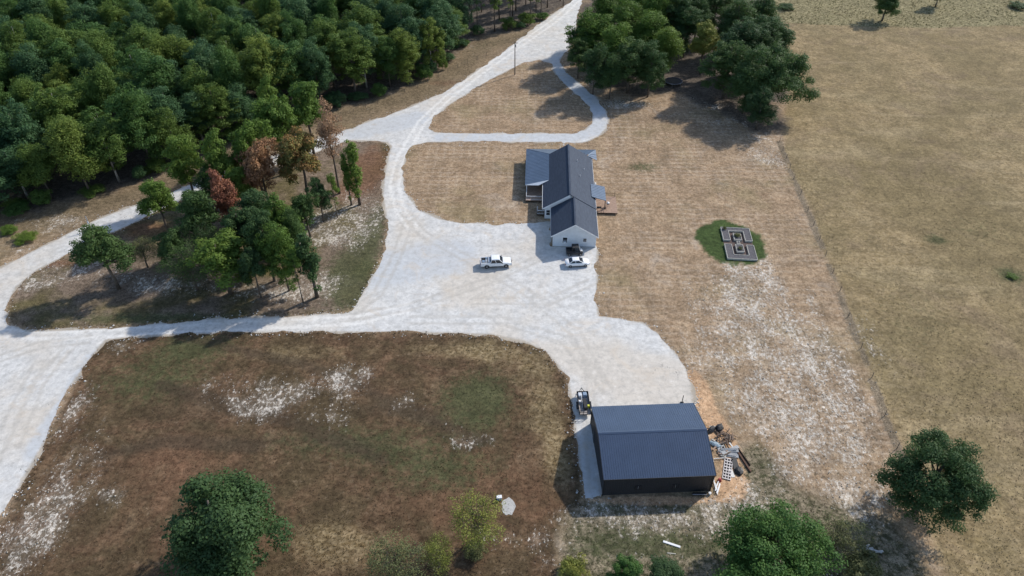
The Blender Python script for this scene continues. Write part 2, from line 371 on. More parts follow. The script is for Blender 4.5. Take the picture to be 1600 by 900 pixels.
    gr = t.mix(t.ramp(mott, .32, .68), (.036, .046, .022), (.088, .096, .042))
    col = t.mix(t.math('MULTIPLY', mask(a('green'), t.noise(.8, 6, .78), 1.9, .25, .9), .8), col, gr)
    col = t.mix(t.math('MULTIPLY', t.ramp(a('dark'), .1, .8), .65), col, (.06, .045, .03))
    ora = t.mix(t.ramp(mott, .3, .7), (.34, .2, .11), (.54, .37, .23))
    col = t.mix(mask(a('orange'), nf, .8, .3, .6), col, ora)
    # bare pale limestone soil, breaking through in flecks
    pl = t.noise(.3, 4, .65, t.mapv(vec, (1.3, .7, 1), (0, 0, -.12)))
    pn = t.math('ADD', t.math('MULTIPLY', pl, .3), t.math('MULTIPLY', t.noise(1.7, 5, .78, t.mapv(vec, (1.25, .85, 1), (0, 0, -.1))), .7))
    pa = t.math('MINIMUM', t.math('MULTIPLY', a('pale'), .8), .62)
    pale = t.mix(t.ramp(nff, .3, .7), (.36, .315, .26), (.62, .575, .51))
    soft = t.math('MULTIPLY', t.ramp(t.math('ADD', pa, t.math('MULTIPLY', t.math('SUBTRACT', pl, .5), 1.4)), .25, .95), .42)
    col = t.mix(soft, col, (.36, .31, .255))
    dn = t.noise(1.5, 5, .78, t.mapv(vec, (1.2, .9, 1), (0, 0, 0), (31, 17, 0)))
    col = t.mix(t.math('MULTIPLY', t.ramp(t.math('ADD', dn, t.math('MULTIPLY', pa, .06)), .585, .62), t.ramp(pa, .1, .4, 0, .7)), col, (.075, .062, .042))
    col = t.mix(t.math('MULTIPLY', t.ramp(t.math('ADD', t.math('MULTIPLY', pa, .15), pn), .60, .65), t.ramp(pa, .05, .3, 0, .95)), col, pale)
    col = t.mix(t.math('MULTIPLY', mask(a('fence'), nf, 1.0, .35, .7), .9), col, t.mix(t.ramp(nff, .35, .65), (.08, .062, .04), (.26, .21, .15)))
    gg = t.mix(t.ramp(mott, .3, .7), (.024, .042, .014), (.068, .098, .03))
    col = t.mix(mask(a('garden'), nf, 1.0, .3, .8), col, gg)
    ov = t.math('ADD', t.math('MULTIPLY', t.noise(1.15, 8, .85), .6), t.math('MULTIPLY', t.noise(3.1, 6, .85, t.mapv(vec, (1, .8, 1), (0, 0, 0), (13, 4, 0))), .4))
    k = t.n.new('ShaderNodeCombineColor'); f_ = t.math('MULTIPLY', t.ramp(ov, .36, .64, .55, 1.5), t.ramp(t.noise(.24, 6, .7, t.mapv(vec, (1, 1, 1), (0, 0, 0), (61, 33, 0)), .5), .34, .66, .82, 1.18))
    for i_ in range(3): t.l.new(f_, k.inputs[i_])
    col = t.mix(1.0, col, k.outputs[0], 'MULTIPLY')
    h = t.math('ADD', t.math('MULTIPLY', mott, .7), t.math('MULTIPLY', st, .5))
    t.bump(h, 0.5, 0.06)
    return t.fin(col, .95, 0, .1)
M['ground'] = ground_material()

def axis(a, b, far_lo, far_hi, step):
    mid = np.arange(a, b+step*.5, step); lo = []; hi = []
    x = a; d = step
    while x > far_lo: d *= 1.22; x -= d; lo.append(x)
    x = mid[-1]; d = step
    while x < far_hi: d *= 1.22; x += d; hi.append(x)
    return np.concatenate([np.array(lo[::-1]), mid, np.array(hi)])
gx = axis(-150, 150, -4000, 4000, 1.0); gy = axis(38, 268, -1500, 6000, 1.0)
XX, YY = np.meshgrid(gx, gy)
LG = layers(XX.ravel(), YY.ravel())
nx, ny = len(gx), len(gy)
idx = np.arange(nx*ny).reshape(ny, nx)
quads = np.stack([idx[:-1, :-1], idx[:-1, 1:], idx[1:, 1:], idx[1:, :-1]], -1).reshape(-1, 4)
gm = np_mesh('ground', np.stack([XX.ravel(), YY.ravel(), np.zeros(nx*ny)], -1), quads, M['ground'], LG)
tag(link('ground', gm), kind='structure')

# ------------------------------------------------------------------ gravel drive, one sheet with ragged edges
def gravel_material():
    t = NT('white_limestone_gravel'); vec = t.pos()
    nb = t.noise(.07, 4, .6); nm = t.noise(.45, 4, .6); nf = t.noise(2.2, 4, .7); nff = t.noise(9, 3, .7); md0 = t.noise(.6, 6, .75)
    c = t.mix(t.ramp(nm, .3, .7), (.53, .525, .51), (.68, .665, .635))
    c = t.mix(t.ramp(nf, .3, .72), t.mix(.55, c, (.42, .415, .40)), c)
    c = t.mix(t.math('MULTIPLY', t.ramp(nff, .5, .75), .5), c, (.76, .745, .72))
    c = t.mix(t.math('MULTIPLY', t.ramp(t.math('ADD', nb, t.math('MULTIPLY', t.attr('tan'), .35)), .46, .72), .55), c, (.55, .475, .38))
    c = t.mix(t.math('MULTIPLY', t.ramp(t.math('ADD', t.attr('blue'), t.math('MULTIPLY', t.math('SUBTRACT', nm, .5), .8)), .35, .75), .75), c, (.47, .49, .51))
    c = t.mix(t.math('MULTIPLY', t.ramp(t.math('ADD', t.attr('track'), t.math('MULTIPLY', t.math('SUBTRACT', nf, .5), .7)), .3, .95), .5), c, (.78, .76, .72))
    c = t.mix(t.math('MULTIPLY', t.ramp(t.math('ADD', t.attr('rut'), t.math('MULTIPLY', t.math('SUBTRACT', md0, .5), 1.1)), .35, .95), .4), c, (.40, .37, .325))
    c = t.mix(t.ramp(t.math('ADD', t.attr('edge'), t.math('MULTIPLY', t.math('SUBTRACT', nf, .5), 1.0)), .45, 1.0), c, (.36, .31, .245))
    md = t.noise(.9, 7, .82)
    c = t.mix(t.ramp(md, .36, .52, .5, 0), c, (.34, .325, .30)); c = t.mix(t.ramp(md, .54, .7, 0, .4), c, (.80, .785, .76))
    c = t.mix(t.ramp(t.noise(.16, 5, .7, None, 1.2), .52, .68, 0, .4), c, (.56, .47, .365))
    sp = t.noise(1.1, 5, .8)
    c = t.mix(t.math('MULTIPLY', t.ramp(sp, .66, .72), .55), c, (.24, .22, .19))
    t.bump(t.math('ADD', t.math('MULTIPLY', nf, .5), nff), .45, .05)
    return t.fin(c, .9, 0, .15)
M['gravel'] = gravel_material()
TRACKS = [W([(912,-10),(872,28),(830,58),(760,106),(700,152),(660,190),(640,222),(624,252),(616,290),(622,322),(645,356)]),
          W([(640,480),(560,500),(400,508),(200,519),(90,524),(-40,520)]), W([(660,215),(648,240),(640,270)])]
def offset(line, d):
    out = []
    for i, p in enumerate(line):
        a = Vector(line[max(i-1, 0)]); b = Vector(line[min(i+1, len(line)-1)]); n = (b-a).normalized()
        out.append((p[0]-n.y*d, p[1]+n.x*d))
    return out
def gravel_field(X, Y):
    f = sdf(GRAVEL_OUT, X, Y)
    for h in (HOLE_TRI, HOLE_LAWN, ISLAND): f = np.minimum(f, -sdf(h, X, Y))
    return f
GS = 0.5
rx = np.arange(-150, 42, GS); ry = np.arange(44, 272, GS)
RX, RY = np.meshgrid(rx, ry)
FR = gravel_field(RX, RY)
FRn = FR+(fbm(RX, RY, 3.2, 5, 21)-.5)*2.4
def marching(RX, RY, FF):
    ny, nx = FF.shape; ids = -np.ones(FF.shape, int); ins = FF > 0
    verts = []; faces = []
    used = np.zeros(FF.shape, bool)
    c = ins[:-1, :-1].astype(int)+ins[:-1, 1:]+ins[1:, 1:]+ins[1:, :-1]
    used = ins; ids[used] = np.arange(used.sum())
    vx = list(RX[used]); vy = list(RY[used])
    J, I = np.where(c == 4)
    full = np.stack([ids[J, I], ids[J, I+1], ids[J+1, I+1], ids[J+1, I]], -1)
    tris = [full[:, [0, 1, 2]], full[:, [0, 2, 3]]]
    edge = {}; extra = []
    def cut(a, b):
        k = (a, b) if a < b else (b, a)
        if k in edge: return edge[k]
        fa, fb = FF[a], FF[b]; t = fa/(fa-fb)
        edge[k] = len(vx); vx.append(RX[a]+(RX[b]-RX[a])*t); vy.append(RY[a]+(RY[b]-RY[a])*t); return edge[k]
    J, I = np.where((c > 0) & (c < 4))
    for j, i in zip(J.tolist(), I.tolist()):
        q = [(j, i), (j, i+1), (j+1, i+1), (j+1, i)]
        for tri in ((q[0], q[1], q[2]), (q[0], q[2], q[3])):
            poly = []
            for k in range(3):
                a, b = tri[k], tri[(k+1) % 3]
                if ins[a]: poly.append(int(ids[a]))
                if ins[a] != ins[b]: poly.append(cut(a, b))
            for k in range(1, len(poly)-1): extra.append((poly[0], poly[k], poly[k+1]))
    tris.append(np.array(extra, int).reshape(-1, 3))
    return np.array(vx), np.array(vy), np.concatenate(tris)
vx, vy, tf = marching(RX, RY, FRn)
trk = np.zeros_like(vx)
for L_ in TRACKS:
    for d in (-.95, .95): trk = np.maximum(trk, np.exp(-(ldist(offset(L_, d), vx, vy)/.55)**2))
    trk = np.maximum(trk, .45*np.exp(-(ldist(L_, vx, vy)/2.6)**2))
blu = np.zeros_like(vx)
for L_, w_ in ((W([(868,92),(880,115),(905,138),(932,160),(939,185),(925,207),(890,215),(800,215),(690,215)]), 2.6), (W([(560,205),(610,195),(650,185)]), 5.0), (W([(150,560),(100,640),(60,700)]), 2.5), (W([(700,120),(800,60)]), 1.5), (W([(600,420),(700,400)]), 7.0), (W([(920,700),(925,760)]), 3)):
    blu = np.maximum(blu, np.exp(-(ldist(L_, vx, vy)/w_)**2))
tan = np.exp(-(ldist(W([(960,570),(1040,600)]), vx, vy)/6)**2)+.6*np.exp(-(ldist(W([(690,400),(740,430)]), vx, vy)/6)**2)+.6*np.exp(-(ldist(W([(780,527),(860,555)]), vx, vy)/2)**2)+.5*np.exp(-(ldist(W([(0,620),(40,680)]), vx, vy)/4)**2)
rut = np.zeros_like(vx)
for L_ in (W([(630,330),(660,365),(740,410),(820,455),(900,520),(940,600)]), W([(540,497),(640,480),(760,440),(850,400)]), W([(950,610),(880,530),(780,500),(640,500)]), W([(640,340),(620,400),(590,460),(540,495)]), W([(740,470),(860,470),(925,440)]), W([(0,560),(60,540),(140,530)]), W([(20,700),(60,600),(110,540)]), W([(-20,740),(20,650),(60,570)]), W([(920,620),(925,690),(930,770)])):
    for d in (-.85, .85): rut = np.maximum(rut, np.exp(-(ldist(offset(L_, d), vx, vy)/.5)**2))
edg = 1-sst(0.0, 1.4, gravel_field(vx, vy)+.35)
GV = np.stack([vx, vy, np.full_like(vx, .006)], -1)
rm = np_mesh('gravel_drive', GV, tf, M['gravel'], {'track': trk, 'blue': blu, 'tan': tan, 'edge': edg, 'rut': rut})
tag(link('gravel_drive', rm), kind='structure')

# ------------------------------------------------------------------ materials for built things
def siding(name, c0, period, depth=.5, axis='x', rough=.6):
    t = NT(name); o = t.obj()
    n = t.noise(1.2, 4, .6, o); n2 = t.noise(14, 3, .6, o)
    c = t.mix(t.ramp(n, .3, .7), tuple(a*.9 for a in c0), c0)
    c = t.mix(t.math('MULTIPLY', t.ramp(n2, .5, .8), .25), c, tuple(a*.75 for a in c0))
    return t.fin(c, rough, 0, .35)
M['white_siding'] = siding('white_board_siding', (.74, .77, .80), .4)
M['white_trim'] = plain('white_trim_paint', (.80, .81, .82), .5, var=.06)
M['glass'] = plain('dark_window_glass', (.018, .022, .028), .08, 0, .6, var=.1)
def shingle_material():
    t = NT('charcoal_asphalt_shingles'); o = t.obj()
    br = t.n.new('ShaderNodeTexBrick'); br.inputs['Scale'].default_value = 1.0
    br.inputs['Brick Width'].default_value = .9; br.inputs['Row Height'].default_value = .16; br.inputs['Mortar Size'].default_value = .006
    br.inputs['Color1'].default_value = (.030, .042, .068, 1); br.inputs['Color2'].default_value = (.050, .068, .100, 1); br.inputs['Mortar'].default_value = (.02, .021, .024, 1)
    sep = t.n.new('ShaderNodeSeparateXYZ'); t.l.new(o, sep.inputs[0]); cb = t.n.new('ShaderNodeCombineXYZ')
    t.l.new(sep.outputs['Y'], cb.inputs['X']); t.l.new(t.math('MULTIPLY', sep.outputs['Z'], 1.9), cb.inputs['Y']); t.l.new(cb.outputs[0], br.inputs['Vector'])
    n = t.noise(.6, 4, .6, o); n2 = t.noise(22, 3, .7, o)
    c = t.mix(t.math('MULTIPLY', n, .5), br.outputs['Color'], (.043, .06, .09))
    c = t.mix(t.math('MULTIPLY', t.ramp(n2, .5, .8), .3), c, (.085, .1, .125))
    t.bump(t.math('ADD', n2, br.outputs['Fac']), .4, .01)
    return t.fin(c, .8, 0, .3)
M['shingle'] = shingle_material()
M['porch_metal'] = plain('slate_blue_metal_roof', (.10, .14, .20), .38, .3, .5, var=.12, sc=.8)
M['shop_roof'] = plain('slate_blue_ribbed_steel_roof', (.046, .07, .118), .33, 0, .5, var=.12, sc=.5)
M['shop_wall'] = plain('charcoal_ribbed_steel_wall', (.040, .041, .046), .5, .15, .4, var=.15, sc=.5)
M['shop_trim'] = plain('black_steel_trim', (.022, .023, .026), .45, .2, .4)
M['deck_wood'] = plain('weathered_deck_wood', (.34, .235, .175), .8, 0, .2, var=.25, sc=2)
M['dark_wood'] = plain('dark_stained_wood', (.085, .06, .045), .75, 0, .25, var=.25)
M['concrete'] = plain('grey_concrete', (.42, .41, .39), .9, 0, .2, var=.2)
M['grey_metal'] = plain('galvanised_metal', (.45, .47, .49), .4, .6, .5, var=.15)
M['black_metal'] = plain('black_painted_metal', (.018, .018, .02), .45, .1, .4)
M['black_plastic'] = plain('black_plastic', (.02, .02, .022), .55)
M['white_plastic'] = plain('white_plastic', (.74, .75, .76), .45, var=.08)

# ------------------------------------------------------------------ house
HO = empty('farm_house', (7.86, 111.45, 0), math.radians(-2.3), 'long white house with dark gabled roof and blue metal porch roofs', 'house')
def gable_wall_mb(x0, x1, y0, y1, z1, xr, zr):
    m = MB(); m.add([(x0,y0,0),(x1,y0,0),(x1,y0,z1),(xr,y0,zr),(x0,y0,z1),(x0,y1,0),(x1,y1,0),(x1,y1,z1),(xr,y1,zr),(x0,y1,z1)],
      [(0,1,2,3,4),(9,8,7,6,5),(0,4,9,5),(1,6,7,2),(2,7,8,3),(3,8,9,4),(0,5,6,1)]); return m
def roof_plane(m, xa, za, xb, zb, y0, y1, t=.16):
    """slab between two lines that run along y"""
    nrm = Vector((zb-za, 0, -(xb-xa))).normalized()
    if nrm.z < 0: nrm = -nrm
    d = -nrm*t
    a = [(xa, y0, za), (xb, y0, zb), (xb, y1, zb), (xa, y1, za)]
    return m.hexa([(p[0]+d.x, p[1], p[2]+d.z) for p in a]+a)
SL = .62
# garage wing
gw = gable_wall_mb(0, 8.25, 0, 9.3, 2.62, 4.1, 2.62+SL*4.12-.15).build('garage_wall', M['white_siding'], HO)
for k in range(20):      # battens on the south gable
    x = .2+k*.413; ztop = 2.42+SL*(4.12-abs(x-4.1))
    MB().box(x-.022, x+.022, -.028, -.002, .12, ztop-.06).build('batten', M['white_siding'], gw)
MB().box(-.03, 8.28, -.04, 9.3, 0, .13).build('foundation', M['concrete'], gw)
gr_ = MB(); roof_plane(gr_, 4.085, 5.5, -.42, 5.5-SL*4.505, -.42, 9.55); gr_.build('garage_roof_west_slope', M['shingle'], HO)
gr2 = MB(); roof_plane(gr2, 4.09, 5.5, 8.62, 5.5-SL*4.53, -.42, 9.55); gro = gr2.build('garage_roof_east_slope', M['shingle'], HO)
MB().box(-.16, .16, -.43, 9.5, -.02, .05).build('ridge_cap', M['shingle'], gro, (4.087, 0, 5.5))
def rake(xr, zr, xe, ze, y, name='rake_board'):
    m = MB(); dx = xe-xr
    m.hexa([(xr, y-.03, zr-.30), (xe, y-.03, ze-.26), (xe, y, ze-.26), (xr, y, zr-.30), (xr, y-.03, zr-.03), (xe, y-.03, ze-.02), (xe, y, ze-.02), (xr, y, zr-.03)])
    return m.build(name, M['white_trim'], HO)
rake(4.087, 5.5, -.42, 5.5-SL*4.505, -.425); rake(4.087, 5.5, 8.62, 5.5-SL*4.53, -.425)
MB().box(-.47, -.40, -.42, 9.3, 2.52, 2.66).build('gutter', M['white_trim'], HO)
MB().box(8.60, 8.67, -.42, 9.3, 2.50, 2.64).build('gutter', M['white_trim'], HO)
# main wing
mw = gable_wall_mb(-1.62, 8.28, 9.32, 29.0, 2.66, 3.3, 5.9).build('house_wall', M['white_siding'], HO)
MB().box(-1.66, 8.3, 9.31, 29.03, 0, .13).build('foundation', M['concrete'], mw)
for k in range(5):
    x = -1.45+k*.36; MB().box(x-.022, x+.022, 9.29, 9.318, .14, 2.66+.3*k*.62*1.1).build('batten', M['white_siding'], mw)
m1 = MB(); roof_plane(m1, 3.295, 6.1, -2.12, 6.1-SL*5.415, 9.0, 29.4); mro = m1.build('main_roof_west_slope', M['shingle'], HO)
m2 = MB(); roof_plane(m2, 3.305, 6.1, 8.66, 6.1-SL*5.355, 9.0, 29.4); mre = m2.build('main_roof_east_slope', M['shingle'], HO)
MB().box(-.17, .17, 8.98, 29.42, -.03, .05).build('ridge_cap', M['shingle'], mre, (3.3, 0, 6.1))
rake(3.3, 6.1, -2.12, 6.1-SL*5.415, 8.99); rake(3.3, 6.1, 8.66, 6.1-SL*5.355, 29.44)
# gable strip that shows above the garage roof
MB().add([(3.3, 8.985, 6.05), (-2.1, 8.985, 2.72), (-2.1, 8.985, 2.42), (3.3, 8.985, 5.45), (3.3, 9.315, 6.05), (-2.1, 9.315, 2.72), (-2.1, 9.315, 2.42), (3.3, 9.315, 5.45)],
  [(0,1,2,3),(7,6,5,4),(3,2,6,7),(1,5,6,2)]).build('gable_soffit', M['white_trim'], HO)
MB().box(-2.18, -2.10, 9.0, 18.2, 2.58, 2.74).build('gutter', M['white_trim'], HO)
MB().box(8.64, 8.71, 9.6, 28.8, 2.60, 2.76).build('gutter', M['white_trim'], HO)
def window(x, y, z, w, h, face, parent, box=False):
    """face: 's', 'w', 'e', an own window with frame, glass and meeting rail"""
    e = MB(); d = .05
    def put(mb, x0, x1, z0, z1, o0, o1):
        if face == 's': mb.box(x+x0, x+x1, y-o1, y-o0, z+z0, z+z1)
        elif face == 'w': mb.box(x-o1, x-o0, y+x0, y+x1, z+z0, z+z1)
        else: mb.box(x+o0, x+o1, y+x0, y+x1, z+z0, z+z1)
    f = .07
    put(e, -w/2-f, w/2+f, h/2, h/2+f, .0, .06); put(e, -w/2-f, w/2+f, -h/2-f, -h/2, .0, .075)
    put(e, -w/2-f, -w/2, -h/2, h/2, .0, .06); put(e, w/2, w/2+f, -h/2, h/2, .0, .06)
    fr = e.build('window', M['white_trim'], parent)
    g = MB(); put(g, -w/2, w/2, .025, h/2, .004, .03); g.build('pane', M['glass'], fr)
    g = MB(); put(g, -w/2, w/2, -h/2, -.025, .004, .025); g.build('pane', M['glass'], fr)
    g = MB(); put(g, -w/2, w/2, -.025, .025, .004, .04); g.build('meeting_rail', M['white_trim'], fr)
    return fr
wS = window(2.3, -.03, 1.58, .82, 1.25, 's', HO)
MB().rbox(2.0, 2.6, -.42, -.03, .92, 1.32, .03).build('window_air_conditioner', M['white_plastic'], HO)
window(6.1, -.03, 1.72, .62, .75, 's', HO)
window(-.95, 9.3, 1.55, .72, 1.2, 's', HO)
for y in (11.6, 15.4): window(-1.63, y, 1.6, .9, 1.25, 'w', HO)
for y in (2.2, 6.6, 20.3, 23.2, 26.6): window(8.285, y, 1.6, .95, 1.3, 'e', HO)
for y in (20.5, 24.0): window(-1.63, y, 1.6, .9, 1.25, 'w', HO)
dr = MB().box(8.285, 8.33, 14.3, 16.1, .45, 2.5).build('patio_door', M['white_trim'], HO)
MB().box(8.332, 8.34, 14.4, 15.15, .6, 2.35).build('pane', M['glass'], dr); MB().box(8.332, 8.34, 15.25, 16.0, .6, 2.35).build('pane', M['glass'], dr)
MB().rbox(5.75, 6.6, -.75, -.05, 0, .2, .03).build('step', M['concrete'], HO)
for x, z in ((.04, .0), (8.2, .0)):
    MB().box(x-.05, x+.05, -.05, -.001, .1, 2.5).build('corner_board', M['white_trim'], HO)
for (x, y) in ((5.2, 24.0), (5.6, 18.2), (6.6, 22.0)):
    z = 6.1-SL*(x-3.3)
    MB().tube([(x, y, z-.05), (x, y, z+.42)], .06, 8).build('vent_pipe', M['white_plastic'], HO)
# porch roofs: standing-seam metal
def metal_roof(name, polys, ribs, parent=HO):
    o = None
    for i, p in enumerate(polys):
        q = MB().slab(p, .07).build(name if i == 0 else 'roof_face', M['porch_metal'], parent if i == 0 else o)
        if i == 0: o = q
    for a, b in ribs:
        a = Vector(a)+Vector((0, 0, .015)); b = Vector(b)+Vector((0, 0, .015))
        MB().tube([a, b], .028, 4).build('roof_rib', M['porch_metal'], o)
    return o
zt, zb_ = 3.56, 2.5
NWo, NEo, SWo = (-5.95, 33.4, zb_), (9.75, 33.7, zb_), (-5.85, 18.05, zb_)
TW0, TW1 = (-.75, 18.6, zt), (-.75, 29.45, zt)
TN1 = (8.0, 30.2, 3.3)
ribs = []
for k in range(1, 25):
    y = 18.3+k*.6
    if y < 29.4: ribs.append(((-.78, y, zt), (-5.88, y, zb_)))
    elif y < 33.2:
        tt = (y-29.45)/(33.4-29.45); ribs.append(((-.75-5.2*tt, y, zt-(zt-zb_)*tt), (-5.93, y, zb_)))
pr = metal_roof('west_porch_roof', [[SWo, TW0, TW1, NWo]], ribs)
ribs = []
for k in range(1, 26):
    x = -5.5+k*.6
    ytop = 29.46 if x > -.75 else 29.46+(33.4-29.46)*((-.75-x)/5.2)
    ztop = zt if x > -.75 else zt-(zt-zb_)*((-.75-x)/5.2)
    if x < 7.6: ribs.append(((x, ytop, ztop), (x, 33.45, zb_)))
metal_roof('front_porch_roof', [[(-5.95, 33.4, zb_), (-.75, 29.46, zt), (7.6, 29.46, zt), TN1, (9.75, 33.7, zb_)]], ribs)
metal_roof('porch_roof_return', [[(9.75, 33.7, zb_+.004), TN1, (7.75, 29.2, 3.38), (9.8, 28.9, zb_+.004)]], [((8.0, 30.2, 3.31), (9.75, 31.3, zb_+.02)), ((7.9, 29.6, 3.34), (9.78, 30.0, zb_+.02)), ((9.74, 33.68, zb_+.02), (8.0, 30.2, 3.32))])
MB().tube([TW1, NWo], .05, 5).build('hip_cap', M['porch_metal'], pr)
# south end of the west porch roof: small pale closing slope
MB().slab([(-5.85, 18.04, 2.49), (-3.0, 17.7, 2.7), (-.75, 18.55, 3.53), (-.8, 18.65, 3.5)], .06).build('porch_end_slope', M['white_trim'], HO)
def rail_run(a, b, parent, z0, h=.95, post=True):
    a = Vector((a[0], a[1], z0)); b = Vector((b[0], b[1], z0)); L = (b-a).length
    u = Vector((0, 0, 1))
    r = MB().tube([a+u*h, b+u*h], .045, 4).build('hand_rail', M['white_trim'], parent)
    MB().tube([a+u*.12, b+u*.12], .03, 4).build('bottom_rail', M['white_trim'], r)
    n = max(2, int(L/.28))
    m = MB()
    for k in range(n+1):
        p = a.lerp(b, k/n); m.tube([p+u*.12, p+u*h], .016, 4)
    m.build('balusters', M['white_trim'], r)
# west porch floor, rails and posts
pf = MB().box(-5.6, -1.64, 15.2, 33.0, .3, .45).build('porch_floor', M['dark_wood'], HO)
for k in range(36):
    y = 15.2+k*.494
    MB().box(-5.62, -1.66, y+.01, y+.484, .452, .482).build('floor_board', M['deck_wood'], pf)
MB().box(-1.6, 9.2, 29.1, 33.0, .3, .46).build('porch_floor', M['dark_wood'], HO)
for p in ((-5.5, 18.4), (-5.5, 23.3), (-5.5, 28.2), (-5.5, 32.8), (-.6, 32.8), (4.2, 32.8), (9.1, 32.8)):
    MB().box(p[0]-.08, p[0]+.08, p[1]-.08, p[1]+.08, .46, 2.52).build('porch_post', M['white_trim'], HO)
for a, b in (((-5.5, 15.4), (-5.5, 18.3)), ((-5.5, 18.5), (-5.5, 23.2)), ((-5.5, 23.4), (-5.5, 28.1)), ((-5.5, 28.3), (-5.5, 32.7)), ((-5.5, 15.4), (-1.8, 15.4))):
    rail_run(a, b, HO, .48)
# little landing at the south west door
ld = MB().box(-3.2, -1.64, 10.2, 11.8, .3, .46).build('landing', M['dark_wood'], HO)
rail_run((-3.15, 10.25), (-3.15, 11.75), ld, .46); rail_run((-3.15, 10.25), (-1.75, 10.25), ld, .46)
for k in range(2): MB().box(-3.2, -2.1, 11.82+.3*k, 12.1+.3*k, 0, .3-.14*k).build('step', M['dark_wood'], ld)
# east deck with its own metal roof
dk = MB().box(8.34, 13.3, 11.3, 17.4, .34, .46).build('deck', M['dark_wood'], HO)
for k in range(20):
    x = 8.36+k*.247; MB().box(x, x+.235, 11.28, 17.42, .463, .49).build('deck_board', M['deck_wood'], dk)
for p in ((8.5, 11.5), (13.1, 11.5), (13.1, 17.2), (10.9, 11.5), (10.8, 17.2)):
    MB().box(p[0]-.07, p[0]+.07, p[1]-.07, p[1]+.07, 0, .34).build('deck_leg', M['dark_wood'], dk)
metal_roof('deck_roof', [[(7.85, 12.6, 3.42), (10.85, 12.5, 2.58), (10.85, 17.9, 2.58), (7.85, 17.7, 3.42)]], [((7.87, 12.75+k*.61, 3.43), (10.84, 12.65+k*.61, 2.59)) for k in range(9)])
for p in ((10.7, 12.7), (10.7, 17.6)):
    MB().box(p[0]-.08, p[0]+.08, p[1]-.08, p[1]+.08, .5, 2.5).build('deck_post', M['dark_wood'], HO)
for a, b in (((10.9, 11.4), (10.9, 12.6)), ((10.75, 17.3), (13.1, 17.3))):
    rl = MB().tube([(a[0], a[1], 1.4), (b[0], b[1], 1.4)], .05, 4).build('deck_rail', M['dark_wood'], dk)
    MB().tube([(b[0], b[1], .5), (b[0], b[1], 1.42)], .05, 4).build('rail_post', M['dark_wood'], rl)
    MB().tube([(a[0], a[1], .95), (b[0], b[1], .95)], .03, 4).build('middle_rail', M['dark_wood'], rl)
def hw(x, y, z=0):
    c, s = math.cos(math.radians(-2.3)), math.sin(math.radians(-2.3))
    return (7.86+c*x-s*y, 111.45+s*x+c*y, z)
# things standing on the deck and by the walls
gl = empty('patio_grill', hw(11.4, 13.6, .49), .3, 'round pale kettle grill standing on the brown deck', 'grill')
for k in range(3):
    a = k*2.1; MB().tube([(math.cos(a)*.3, math.sin(a)*.3, 0), (math.cos(a)*.12, math.sin(a)*.12, .6)], .018, 5).build('leg', M['black_metal'], gl)
bw = MB(); bw.loft([[(math.cos(t*math.pi/6)*r, math.sin(t*math.pi/6)*r, z) for t in range(12)] for r, z in ((.12, .5), (.26, .58), (.33, .74), (.34, .8))]); bw.build('bowl', M['black_metal'], gl, smooth=True)
bw = MB(); bw.loft([[(math.cos(t*math.pi/6)*r, math.sin(t*math.pi/6)*r, z) for t in range(12)] for r, z in ((.34, .81), (.33, .92), (.24, 1.04), (.08, 1.1))]); bw.build('lid', M['white_plastic'], gl, smooth=True)
tb = empty('patio_table', hw(9.5, 12.1, .49), .1, 'small dark table at the near edge of the deck', 'table')
MB().rbox(-.5, .5, -.35, .35, .68, .72, .02).build('table_top', M['black_metal'], tb)
for sx in (-1, 1):
    for sy in (-1, 1): MB().tube([(sx*.45, sy*.3, 0), (sx*.42, sy*.28, .68)], .022, 5).build('leg', M['black_metal'], tb)
ac = empty('heat_pump', hw(9.0, 22.0), 0, 'white outdoor air conditioner beside the east house wall', 'air conditioner')
MB().rbox(-.4, .4, -.4, .4, .08, .85, .05).build('housing', M['white_plastic'], ac)
MB().box(-.5, .5, -.5, .5, 0, .078).build('pad', M['concrete'], ac)
MB().tube([(0, 0, .851), (0, 0, .87)], .3, 16).build('fan_grille', M['black_metal'], ac)

# ------------------------------------------------------------------ workshop
SHY = math.radians(2.7)
SH = empty('metal_workshop', (12.12, 55.75, 0), SHY, 'charcoal steel workshop with slate blue ribbed gable roof', 'workshop')
SLn, SWd, SE_, SR_ = 14.5, 12.1, 3.72, 5.5
def sw_(x, y, z=0):
    c, s = math.cos(SHY), math.sin(SHY); return (12.12+c*x-s*y, 55.75+s*x+c*y, z)
m = MB(); hw2 = SWd/2
m.add([(0,0,0),(SLn,0,0),(SLn,SWd,0),(0,SWd,0),(0,0,SE_),(SLn,0,SE_),(SLn,SWd,SE_),(0,SWd,SE_),(0,hw2,SR_-.08),(SLn,hw2,SR_-.08)],
  [(0,1,5,4),(2,3,7,6),(0,4,8,7,3),(1,2,6,9,5),(4,5,9,8),(6,7,8,9),(3,2,1,0)])
shw = m.build('wall', M['shop_wall'], SH)
ribmesh = MB().box(-.03, .03, -.022, 0, .15, SE_-.1).mesh('wall_rib', M['shop_wall'])
for k in range(48):
    x = .15+k*.302
    link('wall_rib', ribmesh, shw, (x, -.002, 0))
    if k < 40: link('wall_rib', ribmesh, shw, (-.002, .15+k*.302, 0), (0, 0, -math.pi/2))
sl = (SR_-SE_)/hw2; ov = .18
rs = MB().slab([(-ov, -ov, SE_-ov*sl+.03), (SLn+ov, -ov, SE_-ov*sl+.03), (SLn+ov, hw2, SR_+.03), (-ov, hw2, SR_+.03)], .06).build('south_roof_slope', M['shop_roof'], SH)
rn = MB().slab([(-ov, hw2+.001, SR_+.03), (SLn+ov, hw2+.001, SR_+.03), (SLn+ov, SWd+ov, SE_-ov*sl+.03), (-ov, SWd+ov, SE_-ov*sl+.03)], .06).build('north_roof_slope', M['shop_roof'], SH)
rl_ = math.hypot(hw2+ov, (hw2+ov)*sl)
